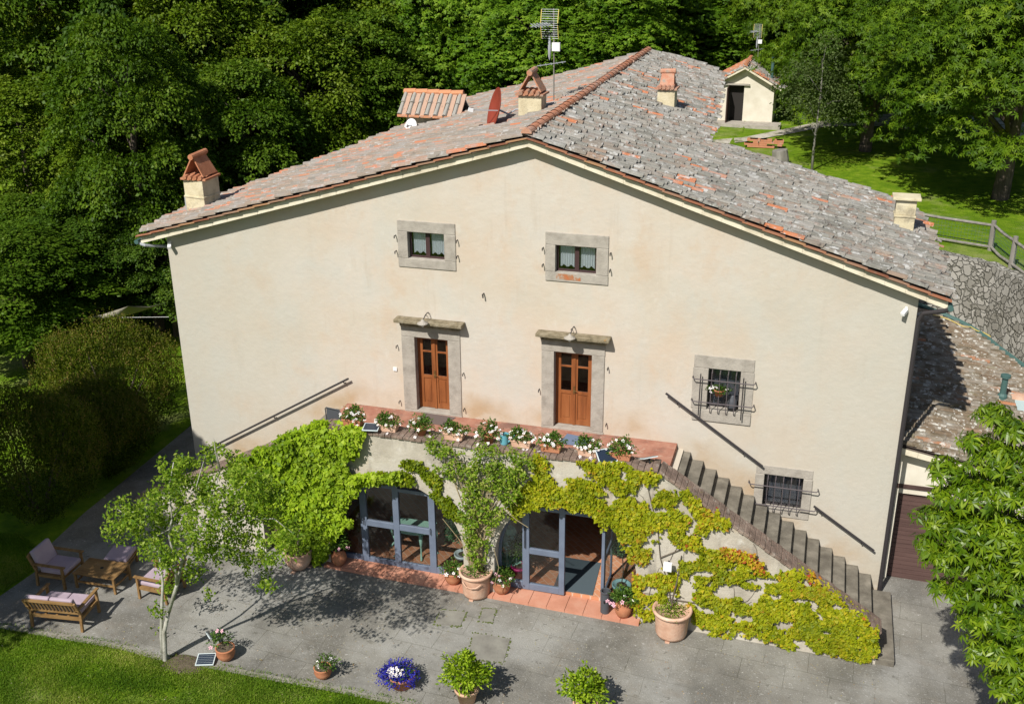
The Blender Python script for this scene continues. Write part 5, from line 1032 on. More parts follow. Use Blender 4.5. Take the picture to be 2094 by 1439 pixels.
sd = sail.modifiers.new('thick', 'SOLIDIFY'); sd.thickness = .01
# ================================================================== CLIMBERS
def copz(x): return 3.79-max(0, (5.5-x))*.498-max(0, x-13.13)*.654
def vine(name, lab, polys, per, L, m_, depth=(.02, .09), W=.85, rndf=None, hole=.0, nscale=2.2, seed=1, parent=None, bulge=0, cat='climbing plant', hang=.7, bare=(), fuzz=3.2):
    g = random.Random(seed); P = []; r = []
    for poly in polys:
        us = [q[0] for q in poly]; vs = [q[1] for q in poly]; ar = (max(us)-min(us))*(max(vs)-min(vs)); n = int(ar*per)
        for _ in range(n):
            u = g.uniform(min(us), max(us)); v = g.uniform(min(vs), max(vs))
            # ragged outline
            du = noise.noise(Vector((u*.05, v*.05, seed)))*9+g.gauss(0, fuzz); dv = noise.noise(Vector((u*.05, v*.05, seed+9)))*9+g.gauss(0, fuzz)
            if not inpoly(u+du, v+dv, poly): continue
            if hole and noise.noise(Vector((u*.035, v*.04, seed*3)))+.35*noise.noise(Vector((u*.12, v*.12, seed))) > 1-hole-.45: continue
            if bare and any(((u-a)/ra)**2+((v-b)/rb)**2 < 1+.7*noise.noise(Vector((u*.09, v*.09, 5))) for a, b, ra, rb in bare): continue
            p = YP(u, v, YW); b = bulge*(.5+.5*noise.noise(Vector((u*.03, v*.03, seed+4)))) if bulge else 0
            lump = .5+.5*noise.noise(Vector((u*.06, v*.06, seed+7)))
            y = YW-g.uniform(*depth)-b*lump*g.uniform(.6, 1)
            p = YP(u, v, y)
            if p.z > copz(p.x)+.05:
                y = YW+g.uniform(-.1, .35); p = YP(u, v, y)
                if p.z > copz(p.x)+.22: continue
                p.z = max(p.z, copz(p.x)+.02)
            if p.z < gz(p.x)+.02: continue
            P.append(tuple(p)); r.append(rndf(u, v, g) if rndf else g.random())
    P = np.array(P); n = len(P); G_ = np.random.default_rng(seed)
    D = np.stack([G_.normal(0, .6, n), G_.normal(-.3, .25, n), -hang+G_.normal(0, .45, n)], 1); N = np.stack([G_.normal(0, .5, n), -.7+G_.normal(0, .35, n), .55+G_.normal(0, .45, n)], 1)
    Lx = G_.uniform(.5, 1.3, n)*L
    o = leaves(name, P, D, N, Lx, Lx*W*G_.uniform(.8, 1.15, n), np.array(r), m_, parent, droop=.15)
    if lab: tag(o, lab, cat)
    return o
IVY = [[(545, 915), (600, 880), (650, 857), (668, 862), (672, 885), (700, 872), (735, 868), (744, 880), (738, 905), (715, 935), (700, 965), (712, 978), (745, 972), (770, 968), (815, 965), (825, 978), (800, 985), (770, 985), (745, 988), (725, 1003), (707, 1030), (700, 1060), (722, 1062), (718, 1070), (700, 1075), (688, 1092), (685, 1110), (668, 1122), (655, 1155), (640, 1145), (620, 1125), (585, 1122), (560, 1100), (575, 1075), (560, 1050), (520, 1040), (500, 1010), (480, 980), (470, 950), (505, 930)]]
iv = vine('climbing_ivy', 'dense bright green ivy spilling over the left staircase wall', IVY, .55, .105, L_IVY, (.03, .12), bulge=.5, seed=3, rndf=lambda u, v, g: min(1, max(0, g.gauss(.5, .22)+(u-620)*.0012)))
def crr(u, v, g):
    base = .47+.16*noise.noise(Vector((u*.03, v*.03, 2)))+g.gauss(0, .13)
    red = math.exp(-((u-1505)**2/1500+(v-1133)**2/130)); ora = math.exp(-((u-1300)**2/1400+(v-1170)**2/4500))*.22+math.exp(-((u-1450)**2/2600+(v-1050)**2/900))*.22+math.exp(-((u-1700)**2/5000+(v-1205)**2/500))*.25+math.exp(-((u-1350)**2/3000+(v-1130)**2/1800))*.15
    return min(1, max(0, base+red*.3+ora*.75+(.2 if g.random() < .08 else 0)))
CR1 = [[(1040, 1052), (1055, 1015), (1075, 990), (1105, 965), (1085, 945), (1100, 935), (1115, 945), (1112, 965), (1140, 998), (1180, 1000), (1230, 1025), (1255, 1045), (1282, 1078), (1265, 1088), (1235, 1072), (1205, 1048), (1150, 1032), (1105, 1037), (1075, 1042), (1050, 1062)],
       [(1093, 925), (1117, 930), (1120, 958), (1095, 962)]]
CR2 = [[(1180, 940), (1215, 942), (1260, 945), (1300, 962), (1335, 966), (1354, 970), (1340, 988), (1310, 985), (1290, 1008), (1245, 1003), (1225, 978), (1190, 952)],
       [(1155, 975), (1200, 980), (1240, 1008), (1290, 1018), (1350, 1048), (1342, 1062), (1290, 1050), (1240, 1044), (1190, 1012), (1165, 992)],
       [(1392, 998), (1440, 1025), (1492, 1070), (1482, 1082), (1425, 1062), (1418, 1045), (1395, 1015)],
       [(1275, 1055), (1335, 1020), (1360, 1000), (1385, 1010), (1375, 1040), (1400, 1055), (1450, 1072), (1440, 1092), (1400, 1078), (1445, 1125), (1430, 1135), (1380, 1102), (1340, 1082), (1285, 1090)],
       [(1262, 1092), (1290, 1088), (1352, 1105), (1348, 1122), (1305, 1118), (1335, 1132), (1325, 1148), (1300, 1152), (1308, 1180), (1340, 1168), (1392, 1178), (1388, 1212), (1350, 1215), (1325, 1222), (1300, 1255), (1296, 1200), (1294, 1150), (1280, 1120)],
       [(1340, 1215), (1370, 1222), (1350, 1245), (1330, 1270), (1310, 1262), (1325, 1240)],
       [(1385, 1140), (1430, 1128), (1480, 1122), (1530, 1138), (1560, 1162), (1600, 1172), (1640, 1168), (1680, 1198), (1720, 1228), (1745, 1252), (1790, 1285), (1796, 1302), (1790, 1352), (1740, 1342), (1700, 1332), (1640, 1310), (1620, 1327), (1560, 1300), (1500, 1285), (1490, 1302), (1440, 1292), (1420, 1260), (1408, 1230), (1440, 1202), (1398, 1180)],
       [(1560, 1170), (1640, 1168), (1720, 1228), (1792, 1285), (1794, 1350), (1720, 1335), (1620, 1300), (1540, 1280), (1500, 1250), (1600, 1240)]]
v1 = vine('climbing_creeper', 'yellow green creeper tracing the top of the right arch', CR1, .50, .078, L_CREEPER, (.02, .08), seed=5, rndf=crr, bulge=.04)
v2 = vine('climbing_creeper', 'patchy creeper turning yellow and red over the right staircase wall', CR2, .50, .078, L_CREEPER, (.02, .08), hole=.28, seed=6, rndf=crr, bulge=.04, bare=[(1410, 1135, 26, 12), (1490, 1205, 34, 16), (1535, 1218, 20, 20), (1560, 1185, 40, 9), (1440, 1170, 24, 8), (1600, 1275, 24, 10), (1640, 1225, 26, 7), (1520, 1262, 26, 9), (1395, 1205, 12, 16), (1445, 1245, 16, 10), (1330, 1205, 20, 10), (1345, 1115, 20, 10), (1690, 1290, 16, 6), (1330, 1160, 14, 10), (1240, 1015, 30, 6), (1350, 1040, 20, 8), (1680, 1180, 20, 10)])
v5 = vine('climbing_creeper', 'red turning strand of creeper in the middle of the right wall', [[(1470, 1118), (1500, 1122), (1532, 1132), (1562, 1158), (1560, 1172), (1535, 1156), (1500, 1140), (1470, 1134)], [(1645, 1166), (1672, 1184), (1666, 1190), (1648, 1180)]], .35, .075, L_CREEPER, (.06, .16), seed=15, rndf=lambda u, v, g: min(1, max(.55, g.gauss(.82, .12))))
v3 = vine('climbing_creeper', 'thin strands of yellow green creeper right of the left arch', [[(818, 942), (840, 938), (872, 955), (868, 966), (835, 956)], [(862, 965), (880, 962), (905, 985), (900, 1003), (880, 992), (868, 985)], [(878, 1002), (905, 1008), (925, 1022), (930, 1040), (950, 1050), (950, 1064), (932, 1062), (912, 1045), (893, 1020)], [(770, 965), (825, 962), (852, 985), (840, 992), (815, 984), (775, 984)]],
          .6, .078, L_CREEPER, (.02, .09), seed=8, rndf=lambda u, v, g: min(.7, abs(g.gauss(.15, .15))))
RO = [[(870, 898), (920, 905), (935, 925), (925, 950), (935, 985), (915, 990), (895, 965), (885, 935), (872, 915)], [(920, 925), (955, 920), (1000, 905), (1030, 925), (1075, 930), (1092, 950), (1070, 985), (1060, 1015), (1045, 1045), (1020, 1070), (1000, 1085), (960, 1085), (940, 1060), (945, 1020), (950, 990), (935, 960)],
      [(945, 1075), (1000, 1075), (1003, 1110), (992, 1150), (975, 1165), (958, 1150), (948, 1110)]]
v4 = vine('climbing_rose', 'loose wild climber growing up from the big pot between the arches', RO, .27, .075, L_ROSE, (.03, .4), W=.55, hole=.38, seed=9, bulge=.1, hang=.2)
pr_ = G(974, 1214)
g = random.Random(3)
for k in range(26):
    u1, v1_ = g.choice([(900, 930), (950, 940), (1000, 930), (1060, 950), (1040, 1020), (960, 1040), (1000, 1000), (930, 985), (990, 1080), (1050, 990)]); u1 += g.uniform(-25, 25); v1_ += g.uniform(-20, 20)
    a = Vector((pr_.x+g.uniform(-.15, .15), pr_.y+.05, pr_.z+.6)); b = YP(975+g.uniform(-20, 20), 1100+g.uniform(-30, 10), YW-.12); c = YP(u1, v1_, YW-g.uniform(.08, .4)); d = c+Vector((g.uniform(-.3, .3), -.1, g.uniform(-.1, .3)))
    MB().tube([a, b+(a-b)*.4+Vector((g.uniform(-.1, .1), -.1, 0)), b, (b+c)/2+Vector((g.uniform(-.12, .12), -.05, 0)), c, d], [.016, .014, .012, .009, .007, .003], 5).build('stem', M_TWIG, v4)
for pts in (((1030, 1040), (1055, 1062), (1080, 1078)), ((1010, 1120), (1020, 1160), (1010, 1200)), ((960, 1150), (945, 1110), (925, 1085), (905, 1060))):
    MB().tube([YP(u, v, YW-.45) for u, v in pts], .007, 5).build('stem', M_TWIG, v4)
for path in (((1372, 1230), (1365, 1190), (1350, 1140), (1345, 1080), (1330, 1020), (1322, 985)), ((1350, 1140), (1400, 1120), (1430, 1080)), ((1372, 1225), (1440, 1235), (1540, 1260), (1640, 1270)), ((1330, 1040), (1280, 1010), (1200, 985))):
    MB().tube([YP(u, v, YW-.03) for u, v in path], [.016]+[.01]*(len(path)-2)+[.005], 5).build('stem', M_BARK, v2)
gk = random.Random(21)
for k in range(46):
    u, v = gk.uniform(1180, 1760), 0
    v = gk.uniform(960, 1330); p = YP(u, v, YW-.012)
    if not (gz(p.x)+.15 < p.z < copz(p.x)-.15) or (abs(p.x-A2[0]) < A2[1]+.15 and p.z < 2.8): continue
    pts = [p]; a = gk.uniform(0, 6.28)
    for j in range(5):
        a += gk.uniform(-.6, .6); q = pts[-1]+Vector((math.cos(a)*.16, 0, math.sin(a)*.16))
        if not (gz(q.x)+.05 < q.z < copz(q.x)-.1) or (abs(q.x-A2[0]) < A2[1]+.05 and q.z < 2.75): break
        pts.append(q)
    if len(pts) > 2: MB().tube(pts, [.008-.001*j for j in range(len(pts))], 4).build('stem', M_BARK, v2)
ms = MB(); pp = G(612, 1160); MB().tube([(pp.x, pp.y, pp.z+.4), (pp.x, pp.y+.2, 1.2), (pp.x-.1, YW-.1, 2.4)], [.03, .025, .01], 6).build('stem', M_BARK, iv)
# ================================================================== TREES
def crown(seed, rx, rz, nb, lp, rb, squash=.42, ry=None, inner=.55, low=-.75):
    """bough domes spread over an ellipsoid; returns leaf points, outward direction and bough index"""
    g = np.random.default_rng(seed); ry = ry or rx; k = np.arange(nb)+.5; ph = np.arccos(1-(1-low)*k/nb); th = math.pi*(1+5**.5)*k
    d = np.stack([np.cos(th)*np.sin(ph), np.sin(th)*np.sin(ph), np.cos(ph)], 1)+g.normal(0, .12, (nb, 3)); d = unit(d)
    rad = g.uniform(inner, 1.08, nb)**.7; C = d*np.array([rx, ry, rz])*rad[:, None]
    R_ = rb*g.uniform(.65, 1.3, nb); P = []; O = []; B = []
    for i in range(nb):
        n = int(lp*(R_[i]/rb)**2*g.uniform(.8, 1.2)); a = g.random(n)*2*math.pi; q = np.sqrt(g.random(n))*(1+.25*np.sin(a*3+i)+.15*np.sin(a*7+2*i)); h = np.sqrt(np.maximum(0, 1-np.minimum(q, 1)**2))*g.uniform(.25, 1, n)
        loc = np.stack([np.cos(a)*q, np.sin(a)*q, h*squash*2-.25], 1)*R_[i]
        out_ = np.array([d[i, 0], d[i, 1], 0]); loc[:, 2] -= (loc@out_)*.45; loc += g.normal(0, .05*rb, (n, 3))
        P.append(C[i]+loc); O.append(unit(np.stack([np.cos(a)*q, np.sin(a)*q, .9-q*.9], 1)+out_*.5)); B.append(np.full(n, g.random()))
    return np.concatenate(P), np.concatenate(O), np.concatenate(B), C
def rosettes(P, O, g, k, L, W, droop):
    n = len(P); A = unit(O+np.array([0, 0, .7])+g.normal(0, .35, (n, 3))); U = unit(np.cross(A, g.normal(size=(n, 3)))); V = np.cross(A, U); PP = []; DD = []; NN = []
    for j in range(k):
        a = 2*math.pi*j/k+g.uniform(-.3, .3, n); r = U*np.cos(a)[:, None]+V*np.sin(a)[:, None]; dn = g.uniform(.0, droop, n)
        PP.append(P); DD.append(r+A*.15+np.array([0, 0, -1])*dn[:, None]); NN.append(A+r*.35)
    n2 = n*k; return np.concatenate(PP), np.concatenate(DD), np.concatenate(NN), g.uniform(.7, 1.2, n2)*L, g.uniform(.8, 1.2, n2)*W
def tree_proto(name, cat, seed, rx, rz, hc, nb, lp, rb, style, m_, leafL, bark=M_BARK, trunk=.22, **kw):
    """origin on the ground; crown centre at height hc"""
    t = thing(name, (0, 0, 0), '', cat); g = np.random.default_rng(seed+99); P, O, B, C = crown(seed, rx, rz, nb, lp, rb, **kw); P = P+np.array([0, 0, hc])
    rn = np.clip(B*.5+.25+g.normal(0, .16, len(P)), 0, 1)
    if style == 'simple': D = unit(O+g.normal(0, .5, P.shape)+np.array([0, 0, -.35])); N = unit(np.array([0, 0, .8])+O*.6+g.normal(0, .35, P.shape)); L = g.uniform(.7, 1.3, len(P))*leafL; W = L*g.uniform(.5, .75, len(P)); r = rn
    elif style == 'palmate': P, D, N, L, W = rosettes(P, O, g, 6, leafL, leafL*.42, 1.3); r = np.tile(rn, 6)
    else: P, D, N, L, W = rosettes(P, O, g, 7, leafL, leafL*.27, .9); r = np.tile(rn, 7)
    leaves('crown', P, D, N, L, W, np.clip(r+g.normal(0, .06, len(r)), 0, 1), m_, t, droop=.2)
    mb = MB(); rr = random.Random(seed); tp = [(0, 0, -.5), (rr.uniform(-.1, .1), 0, hc*.4), (rr.uniform(-.2, .2), rr.uniform(-.2, .2), hc), (0, 0, hc+rz*.6)]
    mb.tube(tp, [trunk*1.3, trunk, trunk*.6, trunk*.15], 9)
    for i in rr.sample(range(len(C)), min(16, len(C))):
        c = Vector(C[i])*.88+Vector((0, 0, hc-.1)); z0 = max(hc-rz*.9, min(hc+rz*.3, c.z-rx*.5)); s = Vector((0, 0, z0)); mb.tube([s, (s+c)/2+Vector((0, 0, .25)), c], [trunk*.38, trunk*.2, trunk*.06], 6)
    mb.build('trunk', bark, t, world=False, smooth=True); return t
def tree_at(proto, used, u, v, y, lab, group='trees of the dark wood', hfac=1, r0=3.3, rr=None, hc=7.5, rz=5.0, zs=None):
    """put the crown centre where photo pixel (u,v) falls at depth y"""
    c = YP(u, v, y); zb = terr(c.x, y) if y > ystart(c.x) else gz(c.x); s = (rr or r0)/r0; hz = max(.4, (c.z-zb)/hc)
    o = place(proto, used, (c.x, c.y, zb-.1), lab, random.uniform(0, 6.28), (s, s, zs or hz), group); return o
L_F2 = leafmat('forest_leaf_yellow', [(.045, .085, .004), (.085, .15, .008), (.15, .22, .014), (.26, .33, .05)])
L_F3 = leafmat('forest_leaf_deep', [(.02, .05, .005), (.045, .095, .008), (.08, .15, .014), (.15, .22, .03)])
lime = [tree_proto('broadleaf_tree', 'tree', 10+i, 3.3, 5.2, 7.5, n_, l_, b_, 'simple', m_, z_, low=-.85, squash=q_) for i, (n_, l_, b_, m_, z_, q_) in enumerate(((95, 560, .95, L_FOREST, .17, .36), (150, 300, .75, L_F2, .16, .5), (80, 640, 1.1, L_F3, .18, .3)))]; ul = [[False] for _ in lime]
ches = [tree_proto('horse_chestnut_tree', 'tree', 20+i, 3.3, 5.2, 7.5, 110, 75, .95, 'palmate', L_CHEST, .21, low=-.85) for i in range(2)]; uc = [[False] for _ in ches]
TR = [(60, 120, 17, 3.6, 'far left tree of the dark wood in the top left corner'), (190, 60, 19, 3.3, 'second dark tree from the top left corner'), (320, 95, 17, 3.3, 'dark tree above the lit one behind the left chimney'),
      (275, 300, 9.5, 2.3, 'nearer sunlit bushy tree just left of the left chimney'), (60, 330, 12, 3.0, 'dark tree at the left edge above the pruned shrubs'), (175, 525, 8.5, 2.1, 'low dark tree overhanging the shade sail'), (30, 590, 5.0, 2.6, 'low tree cut by the left edge above the shrubs'),
      (430, 190, 17, 3.2, 'dark tree rising behind the left chimney cowl'), (540, 90, 21, 3.2, 'pale leaved tree high above the left roof slope'), (500, 320, 14, 2.6, 'shaded tree low behind the left roof edge'),
      (620, 220, 18, 2.9, 'dark tree above the middle of the left roof edge'), (660, 70, 25, 3.2, 'lighter tree at the top between two dark ones'), (740, 200, 20, 2.7, 'tree just left of the roof turret'), (780, 70, 25, 3.2, 'broad tree at the top above the roof turret'),
      (345, 560, 9, 1.5, 'small tree hugging the left house corner'), (110, 620, 9, 2.2, 'shady tree low behind the dark shrubs'), (240, 400, 11, 2.2, 'drooping tree between the chimney and the left edge')]
for i, (u, v, y, r, lab) in enumerate(TR): k = i % 3; tree_at(lime[k], ul[k], u, v, y, 'dark green leafy '+lab if 'dark' not in lab else 'leafy '+lab, rr=r)
CH = [(880, 110, 24, 3.0, 'bright tree top right of the turret'), (985, 70, 26, 3.3, 'bright tree left of the roof antenna'), (1080, 110, 24, 3.2, 'bright tree directly behind the roof antenna'), (1190, 60, 27, 3.4, 'bright tree right of the roof antenna'),
      (1290, 20, 32, 3.2, 'tree above the top end of the ridge'), (1400, 45, 40, 3.4, 'darker tree right of the ridge end'), (1480, 70, 37, 3.0, 'bright tree behind the garden shed'), (1440, 10, 46, 3.6, 'tree at the top edge above the shed')]
for i, (u, v, y, r, lab) in enumerate(CH): k = i % 2; tree_at(ches[k], uc[k], u, v, y, 'horse chestnut, '+lab, 'horse chestnut trees behind the roof', rr=r)
# big sweet chestnuts on the upper lawn
sw = tree_proto('sweet_chestnut_tree', 'tree', 31, 3.6, 3.8, 6.2, 120, 165, .95, 'long', L_SWEET, .165, low=-.6, trunk=.25, squash=.36); us = [False]
for (u, v, y, r, zs_, lab) in ((1790, 95, 25, 3.7, 1.0, 'left of the two nearer ones, reaching over the shed path'), (2085, 135, 18, 4.1, 1.0, 'rightmost and nearest, overhanging the lawn'), (1880, 30, 31, 4.4, 1.15, 'standing behind the other two at the top right'), (2060, 20, 27, 4.0, 1.15, 'cut by the top right corner'), (1660, 40, 36, 3.8, 1.15, 'furthest back, above the thin birch')):
    c = YP(u, v, y); zb = terr(c.x, y); place(sw, us, (c.x, c.y, c.z-6.2*zs_), 'large sweet chestnut tree, '+lab, random.uniform(0, 6), (r/3.6, r/3.6, zs_), 'large sweet chestnut trees on the upper lawn')
    tr_ = [o for o in kids(scene.objects[-1]) if o.name.startswith('trunk')] if False else None
for i, (x, y, h_, r_, lab) in enumerate(((-4.3, -10.4, 1.0, 3.0, 'leafy tree outside the frame that shades the garden chairs'), (-3.6, -6.2, .8, 1.8, 'leafy tree outside the frame that shades the path beside the house'))):
    place(lime[i], ul[i], (x, y, gz(x)-.1), lab, i*2.0, (r_/3.3, r_/3.3, h_*.95), 'trees outside the left edge of the frame')
# thin birch
bi = tree_proto('birch_tree', 'tree', 41, 1.35, 2.0, 3.1, 60, 95, .5, 'simple', L_BIRCH, .085, bark=M_FENCE, trunk=.045, low=-.7, inner=.3)
p0 = ZP(1660, 352, 5.1); bi.location = (p0.x, p0.y, 5.1); bi['label'] = 'thin feathery birch tree in front of the garden shed'; bi.rotation_euler = (0, 0, 1)
# woodland mass behind everything
def woodland():
    g = np.random.default_rng(5); PP = []; OO = []; BB = []
    base = [crown(60+i, 4.2, 6.0, 60, 75, 1.6, low=-.6) for i in range(3)]
    for k in range(70):
        x = -42+(k % 35)*2.5+g.uniform(-1, 1); y = (42 if k < 35 else 52)+g.uniform(-3, 3)+(6 if x > 5 else -8); P, O, B, _ = base[k % 3]; a = g.uniform(0, 6.28); ca, sa = math.cos(a), math.sin(a)
        Rm = np.array([[ca, -sa, 0], [sa, ca, 0], [0, 0, 1]]); s = g.uniform(.85, 1.2); PP.append(P@Rm.T*s+np.array([x, y, terr(x, y)+6.0*s])); OO.append(O@Rm.T); BB.append(np.clip(B*.4+g.uniform(0, .4), 0, 1))
    P = np.concatenate(PP); O = np.concatenate(OO); B = np.concatenate(BB); n = len(P)
    o = leaves('woodland', P, unit(O+g.normal(0, .5, P.shape)+np.array([0, 0, -.3])), unit(np.array([0, 0, .8])+O*.6+g.normal(0, .3, P.shape)), g.uniform(.35, .6, n), g.uniform(.22, .36, n), np.clip(B+g.normal(0, .12, n), 0, 1), L_FOREST)
    tag(o, 'dark mass of far woodland closing the view behind the trees', kind='stuff')
woodland()
# ---- hedge shrubs left
def shrub(lab, c, rx, ry, h, seed, n=26000):
    g = np.random.default_rng(seed); t = thing('hedge_shrub', c, lab, 'shrub', 'rounded shrubs left of the patio'); d = rdir(n, g); d[:, 2] = d[:, 2]*.95+.1
    lump = np.array([1+.26*noise.noise(Vector((a*1.8+seed, b*1.8, cc*1.8)))+.10*noise.noise(Vector((a*7, b*7+seed, cc*7))) for a, b, cc in d]); rr = (g.random(n)**.14)*lump
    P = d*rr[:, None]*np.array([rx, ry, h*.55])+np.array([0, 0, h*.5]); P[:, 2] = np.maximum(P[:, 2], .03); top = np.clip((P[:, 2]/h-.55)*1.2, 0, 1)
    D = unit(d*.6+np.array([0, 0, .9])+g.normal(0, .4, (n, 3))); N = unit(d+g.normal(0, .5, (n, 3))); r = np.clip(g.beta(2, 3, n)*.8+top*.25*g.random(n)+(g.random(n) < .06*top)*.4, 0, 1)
    leaves('foliage', P, D, N, g.uniform(.05, .1, n), g.uniform(.025, .045, n), r, L_HEDGE, t, origin=False)
    ns = 2600; dd = rdir(ns, g); dd[:, 2] = np.abs(dd[:, 2]); Q = dd*np.array([rx, ry, h*.55])*(g.uniform(.88, 1.1, ns)*np.array([1+.26*noise.noise(Vector((a*1.8+seed, b*1.8, cc*1.8))) for a, b, cc in dd]))[:, None]+np.array([0, 0, h*.5]); PP = np.repeat(Q, 6, 0)+np.stack([g.normal(0, .02, ns*6), g.normal(0, .02, ns*6), np.tile(np.arange(6)*.045, ns)*np.repeat(g.uniform(.4, 1.5, ns), 6)], 1)
    leaves('young_shoots', PP, rdir(ns*6, g)*.8+np.array([0, 0, .8]), rdir(ns*6, g), np.full(ns*6, .05), np.full(ns*6, .02), g.uniform(.6, 1, ns*6), L_HEDGE, t, origin=False)
    for k in range(5): a = k*1.26; MB().tube([(0, 0, -.1), (math.cos(a)*rx*.4, math.sin(a)*ry*.4, h*.4), (math.cos(a)*rx*.7, math.sin(a)*ry*.7, h*.7)], [.05, .03, .01], 6).build('stem', M_BARK, t, world=False)
for (u, v, y, rx, ry, h, lab, sd) in ((230, 835, 1.6, 2.05, 1.8, 3.1, 'larger rounded shrub with reddish tips nearest the house', 1), (72, 1000, -3.0, 1.9, 1.6, 3.1, 'dark rounded shrub in front, cut by the left edge', 2), (205, 985, -.6, 1.6, 1.5, 2.3, 'low dark shrub tucked between the two larger shrubs', 4)):
    c = YP(u, v, y); shrub(lab, (c.x, c.y, gz(c.x)), rx, ry, max(h, c.z-gz(c.x)+h*.3) if sd != 4 else h, sd)
# ---- small foreground tree with pale double trunk
b0 = G(338, 1350); yt = thing('young_tree', tuple(b0), 'slender young tree with pale forked trunks at the patio edge', 'tree')
def TP(u, v, dy=0): p = YP(u, v, b0.y+dy); return p
mb = MB(); st = []
def limb(pts, r0, r1): pts = [Vector(p) for p in pts]; n = len(pts); mb.tube(pts, [r0+(r1-r0)*i/(n-1) for i in range(n)], 8); st.append(pts)
T0, T1, T2 = TP(338, 1358), TP(336, 1290), TP(352, 1215)
limb([b0+Vector((0, 0, -.2)), T0, T1, TP(345, 1250, .05)], .055, .04); limb([TP(345, 1250, .05), TP(362, 1195, .1), TP(372, 1150, .15), TP(395, 1100, .2), TP(430, 1040, .25), TP(450, 960, .3)], .045, .012)
limb([TP(362, 1195, .1), TP(360, 1170, 0), TP(352, 1120, -.1), TP(345, 1090, -.1), TP(352, 1060, -.1), TP(345, 1000, .1), TP(355, 945, .1)], .035, .01); limb([b0+Vector((-.06, .03, -.1)), TP(330, 1300), TP(331, 1240), TP(333, 1190, .1), TP(325, 1130, .2), TP(280, 1070, .2), TP(240, 1040, .2)], .045, .008)
for a, b, c in (((395, 1100), (440, 1090), (500, 1060)), ((372, 1150), (430, 1140), (520, 1130)), ((440, 1140), (500, 1150), (545, 1180)), ((430, 1040), (480, 1010), (530, 960)), ((345, 1090), (300, 1060), (240, 1030)), ((352, 1060), (400, 1000), (420, 930)), ((430, 1040), (380, 1000), (350, 960)), ((395, 1100), (350, 1080), (310, 1100)), ((450, 960), (440, 920), (437, 895)), ((500, 1060), (560, 1060), (600, 1090))):
    dy = random.uniform(-.7, .9); limb([TP(*a, .15), TP(*b, .15+dy*.5), TP(*c, .15+dy)], .02, .005)
mb.build('trunk', M_PALEBARK, yt, smooth=True)
g = np.random.default_rng(12); P = []; cl = [(255, 1050, 38), (240, 1080, 30), (285, 1060, 35), (330, 1040, 45), (300, 1090, 32), (350, 950, 28), (385, 960, 30), (345, 1000, 35), (435, 930, 24), (437, 905, 12), (400, 1000, 45), (450, 1010, 48), (500, 990, 45), (420, 1060, 50), (480, 1060, 45), (540, 1000, 35), (520, 1050, 40), (380, 1110, 40), (440, 1120, 42), (500, 1120, 40), (560, 1120, 35), (600, 1090, 24), (530, 1160, 28), (545, 1200, 16), (345, 1150, 26), (340, 1200, 18), (320, 1250, 14), (395, 1170, 22), (420, 1215, 14), (360, 1060, 40), (470, 950, 30), (320, 1120, 25), (290, 1130, 14), (310, 1290, 10), (560, 1060, 30)]
for (u, v, s) in cl:
    dep = random.uniform(-.9, .9); n = int(s*s*.125)
    for _ in range(n):
        a = random.uniform(0, 6.28); q = s*math.sqrt(random.random())*1.0
        if noise.noise(Vector(((u+math.cos(a)*q)*.045, (v+math.sin(a)*q)*.045, 1))) < -.12: continue
        c = YP(u+math.cos(a)*q, v+math.sin(a)*q*.9, b0.y+.15+dep+random.gauss(0, .25)); P += [tuple(c+Vector((random.gauss(0, .05), random.gauss(0, .05), random.gauss(0, .05)))) for _ in range(4)]
P = np.array(P); P = P[P[:, 2] > .3]; n = len(P); D = rdir(n, g)+np.array([0, 0, .1]); N = rdir(n, g)*.7+np.array([0, -.2, 1])
leaves('crown', P, D, N, g.uniform(.06, .105, n), g.uniform(.03, .052, n), g.random(n), L_YOUNG, yt)
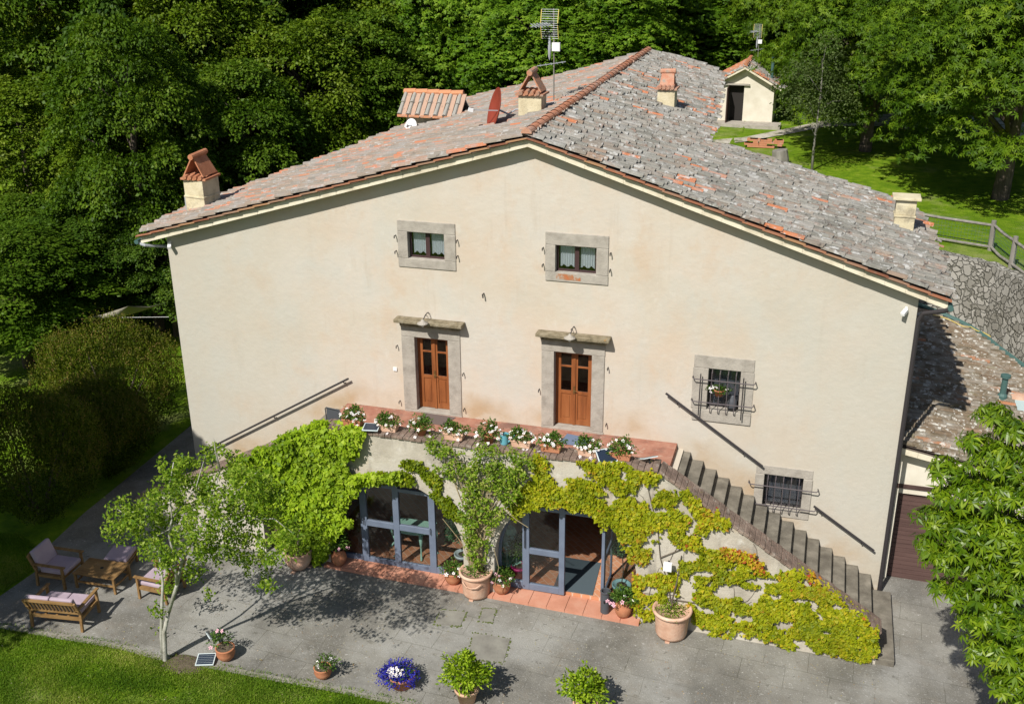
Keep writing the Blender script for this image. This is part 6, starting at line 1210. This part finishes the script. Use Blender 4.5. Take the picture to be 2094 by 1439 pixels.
# ---- sweet chestnut in the right foreground
cc = ZP(2012, 1120, 3.9); ft = thing('sweet_chestnut_tree', (cc.x+.9, cc.y+.1, gz(cc.x)), 'bright sweet chestnut tree filling the lower right corner', 'tree')
g = np.random.default_rng(77); P = []; O = []
blobs = [(2035, 850, 40), (2070, 880, 40), (1990, 900, 24), (2040, 930, 60), (1940, 960, 36), (1985, 1000, 55), (2060, 1000, 60), (1925, 1010, 26), (1915, 1060, 40), (1975, 1080, 65), (2050, 1090, 70), (1900, 1110, 30), (1940, 1140, 50), (2010, 1160, 70), (2070, 1180, 55), (1960, 1210, 40), (1920, 1195, 18), (2030, 1240, 60), (2080, 1270, 50), (1990, 1260, 35), (2040, 1320, 55), (2000, 1330, 28), (2080, 1360, 50), (2050, 1390, 40), (2110, 1100, 60), (2110, 1300, 60), (2120, 950, 60), (2100, 1430, 40)]
for (u, v, s) in blobs:
    h = 6.3-(v-850)*.0070; d0 = ZP(u, v, h); rad = .86*s/2200*(d0-CP).length; n = int(s*s*.052)
    for _ in range(n):
        q = Vector((random.gauss(0, 1), random.gauss(0, 1), random.gauss(0, 1))).normalized(); q.z = abs(q.z)*1.0-.25; rr = rad*random.random()**.5*(1+.5*noise.noise(q*2.5+Vector((u, v, 0)))); p = d0+Vector((q.x*rr*1.15, q.y*rr*1.5, q.z*rr*.8)); P.append(tuple(p)); O.append((q.x, q.y, max(.1, q.z)))
nr = len(P); sc9 = np.tile(g.uniform(.55, 1.2, nr), 8); P, D, N, L, W = rosettes(np.array(P), np.array(O), g, 8, .185, .043, 1.2); L = L*sc9; W = W*sc9; n = len(P)
leaves('crown', P, D, N, L, W, np.clip(np.tile(g.normal(.42, .2, nr), 8)+g.normal(0, .12, n), 0, 1), L_BRIGHT, ft, droop=.3)
mb = MB(); B0 = Vector((cc.x+.9, cc.y+.1, gz(cc.x)-.3)); mid = ZP(2080, 1150, 4.0); mb.tube([B0, B0+Vector((0, 0, 1.5)), mid, ZP(2060, 950, 5.3)], [.14, .12, .07, .03], 10)
for (u, v, s) in blobs[::2]:
    h = 6.3-(v-850)*.0070; d0 = ZP(u, v, h); k = random.random()*.5+.2; s0 = (B0+Vector((0, 0, 1.5))).lerp(mid, k*1.5); mb.tube([s0, (s0+d0)/2+Vector((0, 0, .15)), d0], [.04, .022, .008], 6)
mb.build('trunk', M_BARK, ft, smooth=True)
